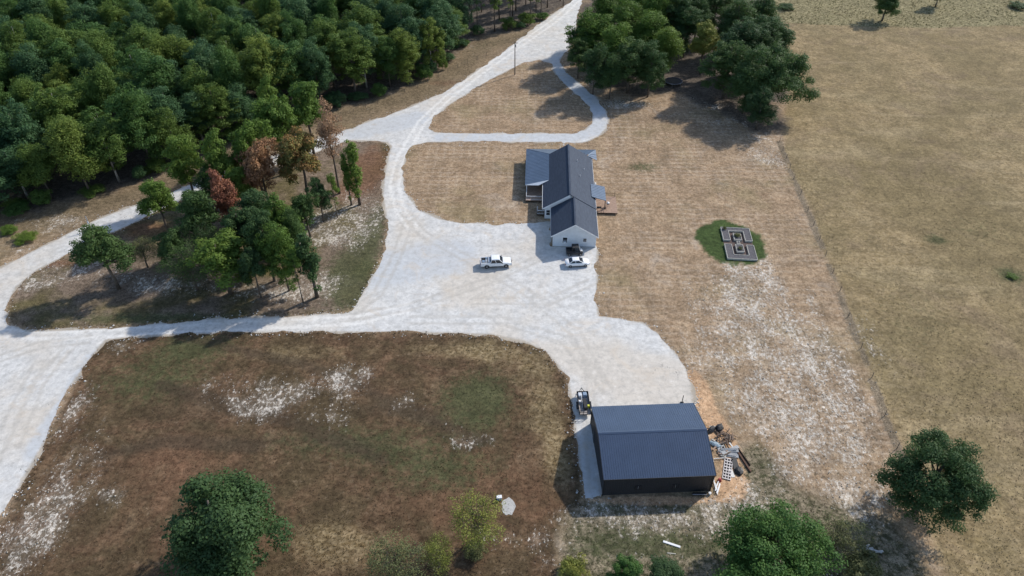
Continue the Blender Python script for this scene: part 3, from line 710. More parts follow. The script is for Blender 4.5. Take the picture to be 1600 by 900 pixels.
def rib(w, h): return MB().add([(-w, 0, 0), (w, 0, 0), (w*.5, 0, h), (-w*.5, 0, h), (-w, rl_-.12, 0), (w, rl_-.12, 0), (w*.5, rl_-.12, h), (-w*.5, rl_-.12, h)], [(0,1,2,3),(7,6,5,4),(0,3,7,4),(1,5,6,2),(3,2,6,7),(0,4,5,1)])
rm_ = rib(.028, .024).mesh('roof_rib', M['shop_roof'])
th = math.atan(sl)
nr = 49
for k in range(nr):
    x = -ov+.06+k*(SLn+2*ov-.12)/(nr-1)
    link('roof_rib', rm_, rs, (x, -ov, SE_-ov*sl+.031), (th, 0, 0))
    link('roof_rib', rm_, rn, (x, SWd+ov, SE_-ov*sl+.031), (th, 0, math.pi))
MB().add([(-ov-.02, hw2-.25, SR_-.25*sl+.07), (SLn+ov+.02, hw2-.25, SR_-.25*sl+.07), (SLn+ov+.02, hw2, SR_+.09), (-ov-.02, hw2, SR_+.09), (SLn+ov+.02, hw2+.25, SR_-.25*sl+.07), (-ov-.02, hw2+.25, SR_-.25*sl+.07)], [(0,1,2,3),(3,2,4,5),(0,3,5),(1,4,2)]).build('ridge_cap', M['shop_roof'], SH)
for x in (-.02, SLn+.02):
    for y in (-.02, SWd+.02): MB().box(x-.07, x+.07, y-.07, y+.07, 0, SE_-.07).build('corner_trim', M['shop_trim'], SH)
MB().box(-ov, SLn+ov, -ov-.06, -ov-.003, SE_-.16, SE_+.02).build('eave_trim', M['shop_trim'], SH)
for x in (-ov-.035, SLn+ov+.001):
    for (ya, yb) in ((-ov, hw2), (SWd+ov, hw2)):
        za, zb2 = SE_-ov*sl, SR_
        MB().hexa([(x, ya, za-.14), (x+.034, ya, za-.14), (x+.034, yb, zb2-.14), (x, yb, zb2-.14), (x, ya, za+.045), (x+.034, ya, za+.045), (x+.034, yb, zb2+.045), (x, yb, zb2+.045)]).build('rake_trim', M['shop_trim'], SH)
for x in (4.65, 9.65):
    f = MB().box(x-.47, x+.47, -.05, -.026, 1.0, 1.08).box(x-.47, x+.47, -.05, -.026, 1.78, 1.86).box(x-.47, x-.40, -.05, -.026, 1.08, 1.78).box(x+.40, x+.47, -.05, -.026, 1.08, 1.78).build('window', M['shop_trim'], SH)
    MB().box(x-.4, x-.02, -.042, -.03, 1.08, 1.78).build('pane', M['glass'], f); MB().box(x+.02, x+.4, -.042, -.03, 1.08, 1.78).build('pane', M['glass'], f)
    MB().box(x-.02, x+.02, -.046, -.03, 1.08, 1.78).build('mullion', M['grey_metal'], f)
for x in (2.2, 7.0, 11.8):
    d = MB().box(x-1.5, x+1.5, SWd+.026, SWd+.06, 0, 3.0).build('roll_up_door', M['white_plastic'], SH)
dd = MB().box(-.06, -.026, 8.6, 9.55, 0, 2.1).build('side_door', M['shop_trim'], SH)
MB().tube([(-.12, 9.4, 1.0), (-.06, 9.4, 1.0)], .03, 6).build('handle', M['grey_metal'], dd)

# ------------------------------------------------------------------ trees
def leaf_material(name, stops, trans=.22, rand=.75):
    t = NT(name); oi = t.n.new('ShaderNodeObjectInfo')
    f = t.math('ADD', t.math('MULTIPLY', oi.outputs['Random'], rand), t.math('MULTIPLY', t.attr('tint'), 1-rand))
    r = t.n.new('ShaderNodeValToRGB'); e = r.color_ramp.elements
    while len(e) < len(stops): e.new(.5)
    for i, (p, c) in enumerate(stops): e[i].position = p; e[i].color = (*c, 1)
    t.l.new(f, r.inputs[0])
    c = t.mix(t.math('MULTIPLY', t.attr('tint'), .5), r.outputs[0], t.mix(1.0, r.outputs[0], (1.25, 1.2, .9), 'MULTIPLY'))
    t.fin(c, .6, 0, .16)
    tr = t.n.new('ShaderNodeBsdfTranslucent'); t.l.new(c, tr.inputs['Color'])
    mx = t.n.new('ShaderNodeMixShader'); mx.inputs[0].default_value = trans
    t.l.new(t.b.outputs[0], mx.inputs[1]); t.l.new(tr.outputs[0], mx.inputs[2]); t.l.new(mx.outputs[0], t.out.inputs['Surface'])
    return t.m
LM = {
 'forest': leaf_material('forest_leaves', [(0, (0.055, 0.110, 0.051)), (.3, (0.072, 0.137, 0.045)), (.6, (0.102, 0.170, 0.041)), (.85, (0.150, 0.207, 0.043)), (1, (0.204, 0.230, 0.049))], .38),
 'f_blue': leaf_material('blue_green_forest_leaves', [(0, (0.056, 0.120, 0.058)), (1, (0.080, 0.150, 0.062))], .38, .5),
 'f_deep': leaf_material('deep_green_forest_leaves', [(0, (0.066, 0.138, 0.044)), (1, (0.095, 0.168, 0.043))], .38, .5),
 'f_mid': leaf_material('mid_green_forest_leaves', [(0, (0.094, 0.159, 0.041)), (1, (0.126, 0.188, 0.043))], .38, .5),
 'f_yellow': leaf_material('yellow_green_forest_leaves', [(0, (0.126, 0.188, 0.043)), (1, (0.168, 0.218, 0.049))], .38, .5),
 'dark': leaf_material('dark_oak_leaves', [(0, (0.053, 0.099, 0.045)), (.5, (0.065, 0.119, 0.043)), (1, (0.089, 0.143, 0.045))], .38),
 'green': leaf_material('green_leaves', [(0, (0.086, 0.155, 0.037)), (.5, (0.113, 0.188, 0.039)), (1, (0.156, 0.222, 0.047))], .38),
 'bright': leaf_material('bright_green_leaves', [(0, (.046, .112, .03)), (.5, (.062, .135, .034)), (1, (.085, .16, .04))], .3, .2),
 'yellow': leaf_material('yellow_green_leaves', [(0, (.145, .175, .045)), (.5, (.19, .215, .05)), (1, (.24, .235, .06))], rand=.3),
 'olive': leaf_material('olive_leaves', [(0, (.10, .115, .055)), (.5, (.13, .145, .065)), (1, (.165, .165, .075))], rand=.3),
 'rust': leaf_material('rust_brown_leaves', [(0, (.22, .12, .07)), (.5, (.29, .16, .09)), (1, (.35, .22, .13))], rand=.3),
 'red': leaf_material('red_brown_leaves', [(0, (.19, .075, .05)), (.5, (.24, .10, .066)), (1, (.29, .14, .09))], rand=.3),
 'turning': leaf_material('turning_oak_leaves', [(0, (.12, .14, .045)), (.45, (.17, .155, .05)), (.7, (.27, .16, .065)), (1, (.33, .18, .08))], rand=.05),
 'tan': leaf_material('tan_dead_leaves', [(0, (.27, .16, .10)), (1, (.38, .25, .17))], rand=.2),
}
M['bark'] = plain('grey_brown_bark', (.115, .095, .078), .9, 0, .15, var=.35, sc=1.5)
M['pale_bark'] = plain('pale_grey_bark', (.32, .30, .27), .9, 0, .15, var=.25, sc=1.5)

def crown_mesh(name, seed, R, z0, z1, ncl, nleaf, leaf, rc, mat, shell=.5, flat=.75, taper=0.0, lobes=0, lobesize=.30):
    g = np.random.default_rng(seed)
    zc, hz = (z0+z1)/2, (z1-z0)/2
    u = g.normal(size=(ncl*3, 3)); u /= np.linalg.norm(u, axis=1)[:, None]
    keep = (u[:, 2] > -.35) | (g.random(len(u)) < .35); u = u[keep][:ncl]
    ph = g.random(4)*6.28; az = np.arctan2(u[:, 1], u[:, 0])
    lob = 1+.16*np.sin(2*az+ph[0])+.14*np.sin(3*az+ph[1])+.1*np.sin(5*az+ph[2])
    rad = shell+(1-shell)*g.random(len(u))**.7
    C = np.stack([u[:, 0]*R*rad*lob, u[:, 1]*R*rad*lob, zc+u[:, 2]*hz*rad*(1+.12*np.sin(az*2+ph[3]))], -1)
    if lobes:       # foliage gathers on a few big limbs of unequal reach
        a = np.arange(lobes)*2.399+g.random()*6; zl = np.linspace(-.62, .86, lobes)+g.normal(size=lobes)*.12; g.shuffle(zl)
        rl = np.sqrt(np.clip(1-(zl*.9)**2, .08, 1))*(.42+.3*g.random(lobes)+(.32-lobesize)*1.2)
        SLb = np.stack([np.cos(a)*rl*R, np.sin(a)*rl*R, zc+zl*hz*.78], -1); sr = R*(lobesize+.2*g.random(lobes))
        li = g.choice(lobes, len(u), p=sr**2/np.sum(sr**2)); uu = g.normal(size=(len(u), 3)); uu[:, 2] += .3; uu /= np.linalg.norm(uu, axis=1)[:, None]
        C2 = SLb[li]+uu*(sr[li]*(.55+.5*g.random(len(u))))[:, None]*np.array([1, 1, min(1.25, .55+.45*hz/R)])
        pick = g.random(len(u)) < .78; C = np.where(pick[:, None], C2, (C-np.array([0, 0, zc]))*np.array([.62, .62, .7])+np.array([0, 0, zc])+np.array([0, 0, .0]))
        C[:, 2] = np.maximum(C[:, 2], z0+.3*g.random(len(u)))
    if taper:
        k = 1-taper*(C[:, 2]-z0)/(z1-z0); C[:, 0] *= k; C[:, 1] *= k
    rcs = rc*(.65+.7*g.random(len(C)))
    wt = rcs**2; wt /= wt.sum()
    ci = g.choice(len(C), nleaf, p=wt)
    d = g.normal(size=(nleaf, 3)); d[:, 2] += .25; d /= np.linalg.norm(d, axis=1)[:, None]
    rr = rcs[ci]*np.abs(.84+.2*g.normal(size=nleaf))
    P = C[ci]+d*rr[:, None]*np.array([1.1, 1.1, flat])
    n = d+g.normal(size=(nleaf, 3))*.42+np.array([0, 0, .3]); n /= np.linalg.norm(n, axis=1)[:, None]
    t1 = np.cross(n, g.normal(size=(nleaf, 3))); t1 /= np.linalg.norm(t1, axis=1)[:, None]; t2 = np.cross(n, t1)
    s = leaf*(.6+.8*g.random(nleaf))[:, None]
    V = np.stack([P-t1*s, P-t2*s*.62+n*s*.12, P+t1*s, P+t2*s*.62+n*s*.12], 1).reshape(-1, 3)
    ctint = g.random(len(C)); tint = np.repeat(.6*ctint[ci]+.4*g.random(nleaf), 4)
    F = np.arange(nleaf*4).reshape(-1, 4)
    return np_mesh(name, V, F, mat, {'tint': tint}), C

def trunk_mesh(name, seed, h, r, C, z0, mat, nl=9, lean=.3, twig=0):
    q = random.Random(seed); m = MB()
    pts = [(q.uniform(-lean, lean)*(k/5)**1.3*1.5 if k else 0, q.uniform(-lean, lean)*(k/5) if k else 0, h*k/5-(.15 if k == 0 else 0)) for k in range(6)]
    m.tube(pts, [r*1.35, r, r*.86, r*.7, r*.5, r*.22], 7)
    ch = sorted(list(C), key=lambda c: q.random())[:nl]
    for c in ch:
        zz = max(z0*.85, min(c[2]-.8, h*.8))*q.uniform(.8, 1.0); t = zz/h*5; i = min(4, int(t)); f = t-i
        b = Vector(pts[i]).lerp(Vector(pts[i+1]), f); e = Vector(c)
        mid = b.lerp(e, .5)+Vector((0, 0, (e-b).length*.08)); rr = r*(.45-.25*zz/h)
        m.tube([b, mid, e], [rr, rr*.65, rr*.2], 5)
        for _ in range(twig):
            e2 = mid.lerp(e, q.uniform(0, .9)); d = Vector((q.uniform(-1, 1), q.uniform(-1, 1), q.uniform(.1, 1))).normalized()*q.uniform(.6, 1.5)
            m.tube([e2, e2+d], [rr*.3, .012], 4, False)
    return m.mesh(name, mat, True)

TREES = {}
def kind(key, seed, h, R, z0, ncl, nleaf, leaf, rc, mat, r=.22, nl=9, shell=.5, flat=.75, taper=0, bark='bark', lean=.3, twig=0, lobes=0, lobesize=.30):
    cm, C = crown_mesh('crown', seed, R, z0, h, ncl, nleaf, leaf, rc, LM[mat], shell, flat, taper, lobes, lobesize)
    TREES.setdefault(key, []).append((trunk_mesh('trunk', seed, h*.9, r, C, z0, M[bark], nl, lean, twig), cm, h, R))
for s in range(10):
    wide = (s*7 % 10)/10
    kind('forest', 100+s, 15.5+(s*3 % 5), 4.0+1.2*wide, 1.3+(s % 4)*.9, 150+(s % 3)*35, 20000, .155, .8+.2*(s % 3)/2, 'forest', .2, 12, .38+.1*(s % 3), .7+.12*(s % 4), .35*(s % 3)/2, lobes=(9+s % 5)*(s % 3 != 0))
for s in range(3):
    kind('pole', 130+s, 17.5, 2.3+.3*s, 7.0-s, 40, 3600, .17, .7, 'forest', .16, taper=.45, lean=.15)
for s in range(3): kind('oak', 140+s, 12, 5.6, 1.2, 190, 40000, .125, .8, 'dark', .34, 30, .5, .85, .3*(s == 2), lobes=15, lobesize=.25, twig=1)
for s in range(2): kind('dome', 240+s, 12, 5.6, 1.0, 250, 44000, .125, .82, 'dark', .34, 24, .42, .85)
kind('peak', 250, 15, 6.2, .8, 230, 44000, .13, .85, 'dark', .34, 24, .5, .9, .62, lobes=16, lobesize=.24)
for s in range(5): kind('mid', 150+s, 12.5, 3.4, 3.0, 100, 13500, .14, .66, 'green', .2, 14, .4, .85, .3*(s % 2), twig=1, lobes=8+s % 3)
for s in range(2): kind('column', 160+s, 13, 1.2, 1.0, 60, 4200, .15, .5, 'dark', .2, 5, .3, 1.0, .45, lean=.12)
for s in range(3): kind('thin', 170+s, 7.5, 2.8, 1.8, 80, 6500, .075, .7, 'olive', .13, 34, .3, .95, bark='bark', twig=4)
for s in range(2): kind('shrub', 180+s, 3.6, 2.3, .2, 46, 5200, .12, .6, 'olive', .08, 12, .3)
for s in range(2): kind('dead', 190+s, 17, 2.1, 5.0, 60, 4200, .13, .7, 'tan', .19, 24, .3, .9, .2, twig=3)

def tree(key, i, xy, label, cat='tree', group=None, h=None, R=None, mat=None, rz=None, name='tree', bark=None):
    tm, cm, h0, R0 = TREES[key][i % len(TREES[key])]
    sz = (h/h0) if h else 1.0; sr = (R/R0) if R else sz
    e = empty(name, (xy[0], xy[1], 0), RND.uniform(0, 6.28) if rz is None else rz, label, cat, group)
    e.scale = (sr, sr, sz)
    link('trunk', tm, e, mat=M[bark] if bark else None); link('crown', cm, e, mat=LM[mat] if mat else None)
    return e

# the wood at upper left
q = random.Random(11)
cand = []
FP = np.array(FOREST)
def inside(poly, x, y): return float(sdf(poly, np.array([x]), np.array([y]))[0])
pts = []
xs = np.array([q.uniform(-200, 32) for _ in range(6500)]); ys = np.array([q.uniform(118, 282) for _ in range(6500)])
ins_ = sdf(FOREST, xs, ys); vis = []
for x, y, d in zip(xs, ys, ins_):
    if d < 1.0: continue
    if abs(x) > (y*.766+53)*.80 + 5: continue        # well outside the view
    r = 6.3 if d > 5 else 4.6
    if y > 262: r = 8.5
    if x > -14 and d < 22: r = 5.0
    if all((x-a)**2+(y-b)**2 > r*r for a, b, _ in pts): pts.append((x, y, d))
pts.sort(key=lambda p: p[1])
pts = pts[:300]
for k, (x, y, d) in enumerate(pts):
    if (x > -14 and d < 24) or (y > 225 and x > -40 and q.random() < .5):
        tree('pole', k, (x, y), 'slender bare trunked tree %s' % ('at the wood edge beside the upper road' if d < 7 else 'deeper in the wood beside the upper road'), 'tree', 'slender roadside wood trees', h=q.uniform(14.5, 18), R=q.uniform(2.0, 3.0), name='pine_tree')
    else:
        hue = q.choices(('f_blue', 'f_deep', 'f_mid', 'f_yellow'), (4, 5, 4.5, 1.2))[0]; hn = {'f_blue': 'blue green', 'f_deep': 'deep green', 'f_mid': 'mid green', 'f_yellow': 'yellow green'}[hue]
        hgt = q.choice((q.uniform(12, 15), q.uniform(15, 18), q.uniform(16, 20)))*(1 if d > 4 else .9)
        sz_ = 'low' if hgt < 13.5 else ('very tall' if hgt > 18.2 else 'tall')
        if d < 6: zone = 'at the wood edge above the left driveway' if x < -62 else 'at the wood edge above the tree island' if x < -38 else 'at the wood edge along the wire fence'
        elif y > 225: zone = 'far back in the wood along the top left edge' if x < -75 else 'far back in the wood along the top edge'
        else: zone = 'in the left part of the upper left wood' if x < -105 else 'in the middle of the upper left wood' if x < -65 else 'in the right part of the upper left wood'
        tree('forest', q.randrange(10), (x, y), '%s %s oak %s' % (sz_, hn, zone), 'tree', 'oaks of the upper left wood', h=hgt, R=q.uniform(3.9, 6.2), mat=hue, name='oak_tree', bark='pale_bark' if q.random() < .3 else None)

# undergrowth along the wood edge
q = random.Random(23)
for k, (a, b) in enumerate(zip(FOREST_EDGE[2:-3], FOREST_EDGE[3:-2])):
    A, B = Vector(G(*a)), Vector(G(*b)); n = max(1, int((B-A).length/5.5))
    for i in range(n):
        p = A.lerp(B, (i+q.random())/n)+Vector((q.uniform(-2, 1), q.uniform(-1.0, 3.0))); low = q.random() < .5
        tree('shrub', i, p, '%s green undergrowth bush at the wood edge %s' % ('low' if low else 'taller', 'above the left driveway' if p.x < -62 else 'behind the tree island' if p.x < -38 else 'along the wire fence' if p.x < -14 else 'beside the upper road'), 'bush', 'undergrowth along the wood edge', h=q.uniform(1.2, 2.2) if low else q.uniform(2.6, 4.5), R=q.uniform(1.3, 2.6), mat=q.choice(('f_deep', 'f_blue', 'f_mid')), name='undergrowth_bush')

# the tree island between the drives: crown centre in the photograph, height, radius, kind, foliage, label
ISL = [
 (162,400,11.0,4.5,'mid','dark','dense dark green tree at the left tip of the tree island'),
 (246,318,11.0,3.6,'mid','green','bright green rounded tree overhanging the left driveway'),
 (289,262,12.5,3.9,'mid','green','mid green tree where the left driveway disappears behind foliage'),
 (345,262,13.5,4.0,'mid','green','green tree just above the red brown tree of the island'),
 (394,236,15.0,4.4,'mid','green','light green tree above the large rust brown tree'),
 (438,200,16.0,4.8,'mid','green','tall light green tree near the upper end of the island'),
 (478,178,16.0,4.4,'mid','green','tallest green tree at the top end of the island by the wood'),
 (312,345,11.0,3.8,'mid','dark','dark green tree left of the red brown tree'),
 (353,318,12.5,3.1,'mid','red','red brown dying tree in the middle of the island'),
 (407,264,14,4.2,'mid','rust','large rust brown tree between green trees of the island'),
 (470,250,15,4.8,'mid','turning','orange and olive turning tree near the tan dead tree'),
 (516,222,18.0,2.4,'dead',None,'tall tan dead tree with bare lower trunk at the island top'),
 (553,262,13.0,1.5,'column','green','narrow ivy covered green column tree at the island right end'),
 (541,272,11.0,.9,'column','green','thin green pole tree beside the narrow column tree'),
 (272,385,8.5,3.0,'mid','dark','small dark tree below the bright green rounded tree'),
 (345,412,10.0,5.2,'mid','green','broad green tree with yellowish lower tips near the lower drive'),
 (296,418,7.5,3.8,'thin','dark','twiggy dark grey green tree beside the broad green tree'),
 (402,340,10,3.6,'mid','dark','dark green tree right of the red brown tree'),
 (440,352,10.5,3.8,'mid','green','full green tree at the centre of the island right half'),
 (476,330,9,3.0,'mid','dark','dark green tree below the turning orange tree'),
 (437,398,12.0,3.0,'forest','green','green tree on several bare trunks facing the gravel yard'),
 (482,405,12.5,1.7,'column','dark','leaning ivy clad narrow tree nearest the gravel yard'),
 (414,385,11.5,3.2,'mid','dark','dark tree between the broad green tree and the bare trunks'),
 (222,395,5.0,3.0,'thin','olive','pale yellowish shrubby tree right of the dense dark island tip tree'),
 (498,308,8.5,2.2,'mid','dark','low dark tree under the tan dead tree'),
 (376,366,11.0,3.5,'mid','dark','dark green tree directly below the red brown tree'),
 (372,296,10.5,2.8,'mid','green','green tree between the red brown and rust brown trees'),
 (458,372,11.0,2.2,'forest','dark','slim green tree behind the leaning ivy clad tree'),
 (328,298,8.5,2.8,'mid','dark','shaded dark tree behind the red brown tree by the left driveway'),
 (318,380,8.0,2.8,'thin','dark','sparse dark tree in the shade at the island middle'),
 (395,420,9.5,2.4,'mid','dark','small dark tree right of the broad green tree'),
 (462,425,10,1.5,'pole','green','slender bare trunked tree left of the leaning ivy clad tree'),
 (520,300,9,1.3,'pole','green','slender bare trunked tree just below the tan dead tree'),
 (425,180,15,3.6,'mid','green','light green tree left of the tallest island tree'),
]
for k, (x, y, h, R, key, mat, lab) in enumerate(ISL):
    tree(key, k, G(x, y, h*.68), lab, 'tree', 'trees of the island between the drives', h=h*1.2, R=R*(1.0 if key in ('column', 'dead') else 1.05), mat=mat, name='island_tree')

# the wood behind the house
WD = [(928,52,16,5.2,'green'),(975,38,17,5.5,'green'),(1012,52,16,5.2,'green'),(985,96,14,4.6,'dark'),(930,98,14,3.6,'dark'),(1042,78,14,4.6,'green'),(1062,22,17,5.2,'dark'),(1092,20,16,5,'dark'),
 (1150,30,17,5.8,'dark'),(1182,62,16,5.4,'dark'),(1140,100,15,4.6,'dark'),(1018,102,14,3.8,'dark'),(956,112,12,3.0,'dark'),(1120,5,17,5,'dark'),(1190,22,16,5.2,'dark'),(942,18,17,5,'green'),
 (1000,5,18,5.2,'green'),(1045,10,17,5,'green'),(1170,130,13,4.6,'dark'),(910,62,13,3,'dark'),(1075,40,15,4,'dark'),(1190,165,10,3.6,'dark'),(965,75,16,4.6,'green')]
for k, (x, y, h, R, mat) in enumerate(WD+[(1160,70,16,5,'dark'),(1215,60,15,4.8,'dark'),(1025,25,17,5,'green'),(905,85,11,2.6,'dark'),(1185,110,14,5,'dark')]):
    row = 'front row' if y > 88 else 'middle row' if y > 40 else 'back row'; side = 'left end' if x < 960 else 'left half' if x < 1035 else 'right half' if x < 1135 else 'right end'
    tree('forest', k, G(x, y, h*.62), '%s %s tree in the %s of the wood behind the house, %s' % ('tall' if h > 15 else 'shorter', 'dark' if mat == 'dark' else 'bright green', row, side), 'tree', 'trees of the wood behind the house', h=h, R=R*1.2, mat=mat, name='wood_tree')
tree('mid', 1, G(1102, 66, 9), 'yellow green tree in the middle of the wood behind the house', 'tree', h=14.5, R=4.4, mat='yellow', name='yellow_tree')
tree('oak', 0, G(1208, 118, 9.5), 'biggest spreading dark oak at the pasture corner of the wood', 'tree', h=16.5, R=9.2, name='spreading_oak')
tree('thin', 1, G(1013, 105, 6), 'slim bare stemmed tree in front of the wood behind the house', 'tree', h=12, R=1.6, mat='green', name='slim_tree')
# single trees
tree('dome', 0, G(1460, 752, 6.5), 'round dark green oak standing at the pasture fence', 'tree', h=12, R=5.9, name='pasture_oak', rz=3.4)
tree('peak', 0, G(352, 840, 7), 'large dark blue green oak at the bottom left of the brown field', 'tree', h=15.5, R=9.4, name='field_oak', rz=.4)
tree('dome', 1, G(1208, 872, 5.0), 'bright green dense tree at the bottom edge below the workshop', 'tree', h=9.5, R=6.6, mat='bright', name='bright_tree', rz=2.2)
tree('thin', 0, G(742, 812, 4.4), 'sparse yellow green tree beside the pale concrete pad', 'tree', h=7.6, R=3.4, mat='yellow', name='sparse_tree')
tree('thin', 2, G(622, 878, 4.2), 'twiggy half bare olive tree at the bottom edge of the brown field', 'tree', h=7.0, R=3.6, mat='olive', name='twiggy_tree')
tree('thin', 1, G(684, 868, 3.8), 'narrow yellow green tree at the bottom edge beside the twiggy tree', 'tree', h=6.4, R=2.1, mat='yellow', name='narrow_tree')
tree('shrub', 0, G(895, 888, 1.5), 'yellow green bush at the bottom edge left of the workshop tree row', 'bush', h=2.8, R=1.7, mat='yellow', name='bush')
tree('mid', 0, G(975, 893, 3), 'small bright green tree top at the bottom edge below the workshop windows', 'tree', h=5.0, R=2.0, mat='bright', name='small_tree')
tree('mid', 2, G(1040, 900, 2.4), 'low dark green tree at the bottom edge left of the bright dense tree', 'tree', h=4.0, R=2.4, mat='dark', name='low_tree')
tree('thin', 2, G(1312, 838, 2.6), 'thin olive shrub between the bright tree and the pasture oak', 'bush', h=5, R=3.0, mat='olive', name='olive_shrub')
tree('shrub', 1, G(1345, 885, 1.5), 'low olive bush at the bottom edge beside the scrap metal', 'bush', h=3.0, R=2.2, mat='olive', name='low_bush')
tree('oak', 1, G(1386, 8, 5), 'lone dark round tree at the far edge of the pasture', 'tree', h=9.0, R=4.2, name='lone_tree')
tree('mid', 3, G(1468, -8, 4), 'dark tree cut by the top edge at the far pasture side', 'tree', h=7, R=3.4, mat='dark', name='far_tree')
tree('shrub', 0, G(742, 858, .8), 'small grey green bush at the foot of the sparse yellow tree', 'bush', h=1.7, R=1.3, mat='olive', name='foot_bush')
for k, (x, y, h, R, l) in enumerate([(1228,14,1.5,2.6,'dark low scrub at the far left corner of the pasture'),(1590,12,1.4,3.0,'scrub clump at the top right picture corner')]):
    tree('shrub', k, G(x, y), l, 'scrub', h=h, R=R, mat='dark', name='scrub_clump')
for k, (x, y, h, R, l) in enumerate([(40,375,1.2,2.0,'green weeds bush at the left road verge near the picture edge'),(15,362,1.0,1.6,'small green verge bush closest to the left picture edge'),(1580,433,.5,.9,'dark green bush alone in the right hand pasture')]):
    tree('shrub', k, G(x, y), l, 'bush', h=h, R=R, mat='green', name='verge_bush')

# ------------------------------------------------------------------ vehicles
def car_paint(name, col, rough=.25):
    t = NT(name); o = t.obj(); n = t.noise(2.5, 4, .6, o)
    c = t.mix(t.math('MULTIPLY', t.ramp(n, .45, .75), .3), col, tuple(a*.75 for a in col))
    t.b.inputs['Coat Weight'].default_value = .4; t.b.inputs['Coat Roughness'].default_value = .08
    return t.fin(c, rough, 0, .5)
M['white_paint'] = car_paint('white_car_paint', (.80, .81, .82))
M['black_paint'] = car_paint('black_car_paint', (.02, .021, .023), .3)
M['tyre'] = plain('tyre_rubber', (.022, .021, .02), .85)
M['rim'] = plain('grey_alloy_rim', (.30, .30, .31), .35, .7)
M['lamp_clear'] = plain('clear_lamp_lens', (.62, .64, .66), .15)
M['lamp_red'] = plain('red_lamp_lens', (.35, .02, .02), .2)
M['blue_box'] = plain('blue_grey_plastic', (.22, .29, .38), .5)
M['yellow_plastic'] = plain('yellow_plastic', (.62, .62, .06), .5)
M['rust'] = plain('rusty_steel', (.115, .062, .042), .85, .1)
M['red_plastic'] = plain('red_plastic', (.33, .045, .04), .55)

def section(x, hw_, zb, zt, r=.09, tuck=.06):
    return [(x, -hw_+tuck, zb), (x, -hw_, zb+.18), (x, -hw_, zt-r), (x, -hw_+r, zt), (x, hw_-r, zt), (x, hw_, zt-r), (x, hw_, zb+.18), (x, hw_-tuck, zb)]
def wheel(parent, x, y, r, w, side):
    t = MB(); ring = []
    for (rr, yy) in ((r*.62, -w/2), (r*.93, -w/2), (r, -w*.35), (r, w*.35), (r*.93, w/2), (r*.62, w/2)):
        ring.append([(rr*math.cos(a*math.pi/10), yy, rr*math.sin(a*math.pi/10)) for a in range(20)])
    t.loft(ring); wo = t.build('wheel', M['tyre'], parent, (x, y, r), smooth=True)
    rm = MB(); f = side*(w/2+.004)
    rm.tube([(0, f-.02*side, 0), (0, f, 0)], r*.6, 16)
    for k in range(5):
        a = k*2*math.pi/5; rm.tube([(0, f, 0), (math.cos(a)*r*.55, f+.012*side, math.sin(a)*r*.55)], .04, 4)
    rm.build('rim', M['rim'], wo)
def arch(mb, x, y, r, side):     # dark wheel-arch lip
    for k in range(10):
        a0 = math.pi*k/10; a1 = math.pi*(k+1)/10
        mb.hexa([(x+math.cos(a)*rr, y+o, r+.02+math.sin(a)*rr) for o in (0, side*.02) for a, rr in ((a0, r*1.02), (a1, r*1.02), (a1, r*1.2), (a0, r*1.2))])
def hexloft(name, pts, mat, parent, smooth=False):
    m = MB(); m.loft(pts); return m.build(name, mat, parent, smooth=smooth)

# pickup truck: x forward, 5.75 m
PK = empty('pickup_truck', (-2.98, 105.55, 0), math.radians(4.0), 'white crew cab pickup truck parked alone on the gravel yard', 'pickup truck')
body = hexloft('body', [section(-2.85, .93, .52, 1.12), section(-2.80, .97, .48, 1.18), section(-.95, .985, .44, 1.2), section(.0, .985, .42, 1.2), section(1.0, .985, .42, 1.21), section(1.55, .975, .42, 1.2), section(2.35, .95, .45, 1.13), section(2.72, .90, .48, 1.02), section(2.84, .82, .5, .86)], M['white_paint'], PK)
# cab greenhouse
def greenhouse(parent, x, hw0, hw1, z0, z1, roofmat, glass='cab_glass', roof='roof'):
    xr0, xt0, xt1, xf1 = x
    g = MB().hexa([(xr0, -hw0, z0), (xf1, -hw0, z0), (xf1, hw0, z0), (xr0, hw0, z0), (xt0, -hw1, z1), (xt1, -hw1, z1), (xt1, hw1, z1), (xt0, hw1, z1)]).build(glass, M['glass'], parent)
    r = MB(); r.loft([[(xt0-.06, -hw1-.02, z1-.02), (xt0-.06, hw1+.02, z1-.02), (xt0+.02, hw1-.06, z1+.07), (xt0+.02, -hw1+.06, z1+.07)], [(xt0+.5, -hw1-.02, z1-.02), (xt0+.5, hw1+.02, z1-.02), (xt0+.5, hw1-.1, z1+.1), (xt0+.5, -hw1+.1, z1+.1)], [(xt1-.3, -hw1-.02, z1-.02), (xt1-.3, hw1+.02, z1-.02), (xt1-.3, hw1-.1, z1+.09), (xt1-.3, -hw1+.1, z1+.09)], [(xt1+.08, -hw1-.02, z1-.03), (xt1+.08, hw1+.02, z1-.03), (xt1, hw1-.06, z1+.05), (xt1, -hw1+.06, z1+.05)]])
    ro = r.build(roof, roofmat, parent)
    for s in (-1, 1):
        for (xb, xt) in ((xr0, xt0), (xf1, xt1), ((xr0+xf1)/2-.1, (xt0+xt1)/2-.1)):
            MB().tube([(xb, s*(hw0+.005), z0), (xt, s*(hw1+.005), z1)], .055, 4).build('pillar', roofmat, ro)
    return g
greenhouse(PK, (-1.0, -.85, .62, 1.30), .93, .80, 1.17, 1.84, M['white_paint'])
bed = MB().box(-2.72, -1.08, -.80, .80, 1.19, 1.215).build('truck_bed_floor', M['black_plastic'], PK)
for s in (-1, 1): MB().rbox(-2.82, -1.0, s*.90-.075, s*.90+.075, 1.18, 1.34, .02).build('bed_side', M['white_paint'], PK)
MB().rbox(-2.87, -2.78, -.82, .82, 1.16, 1.32, .02).build('tailgate', M['white_paint'], PK)
MB().rbox(-1.08, -.98, -.82, .82, 1.17, 1.36, .02).build('bed_front_wall', M['white_paint'], PK)
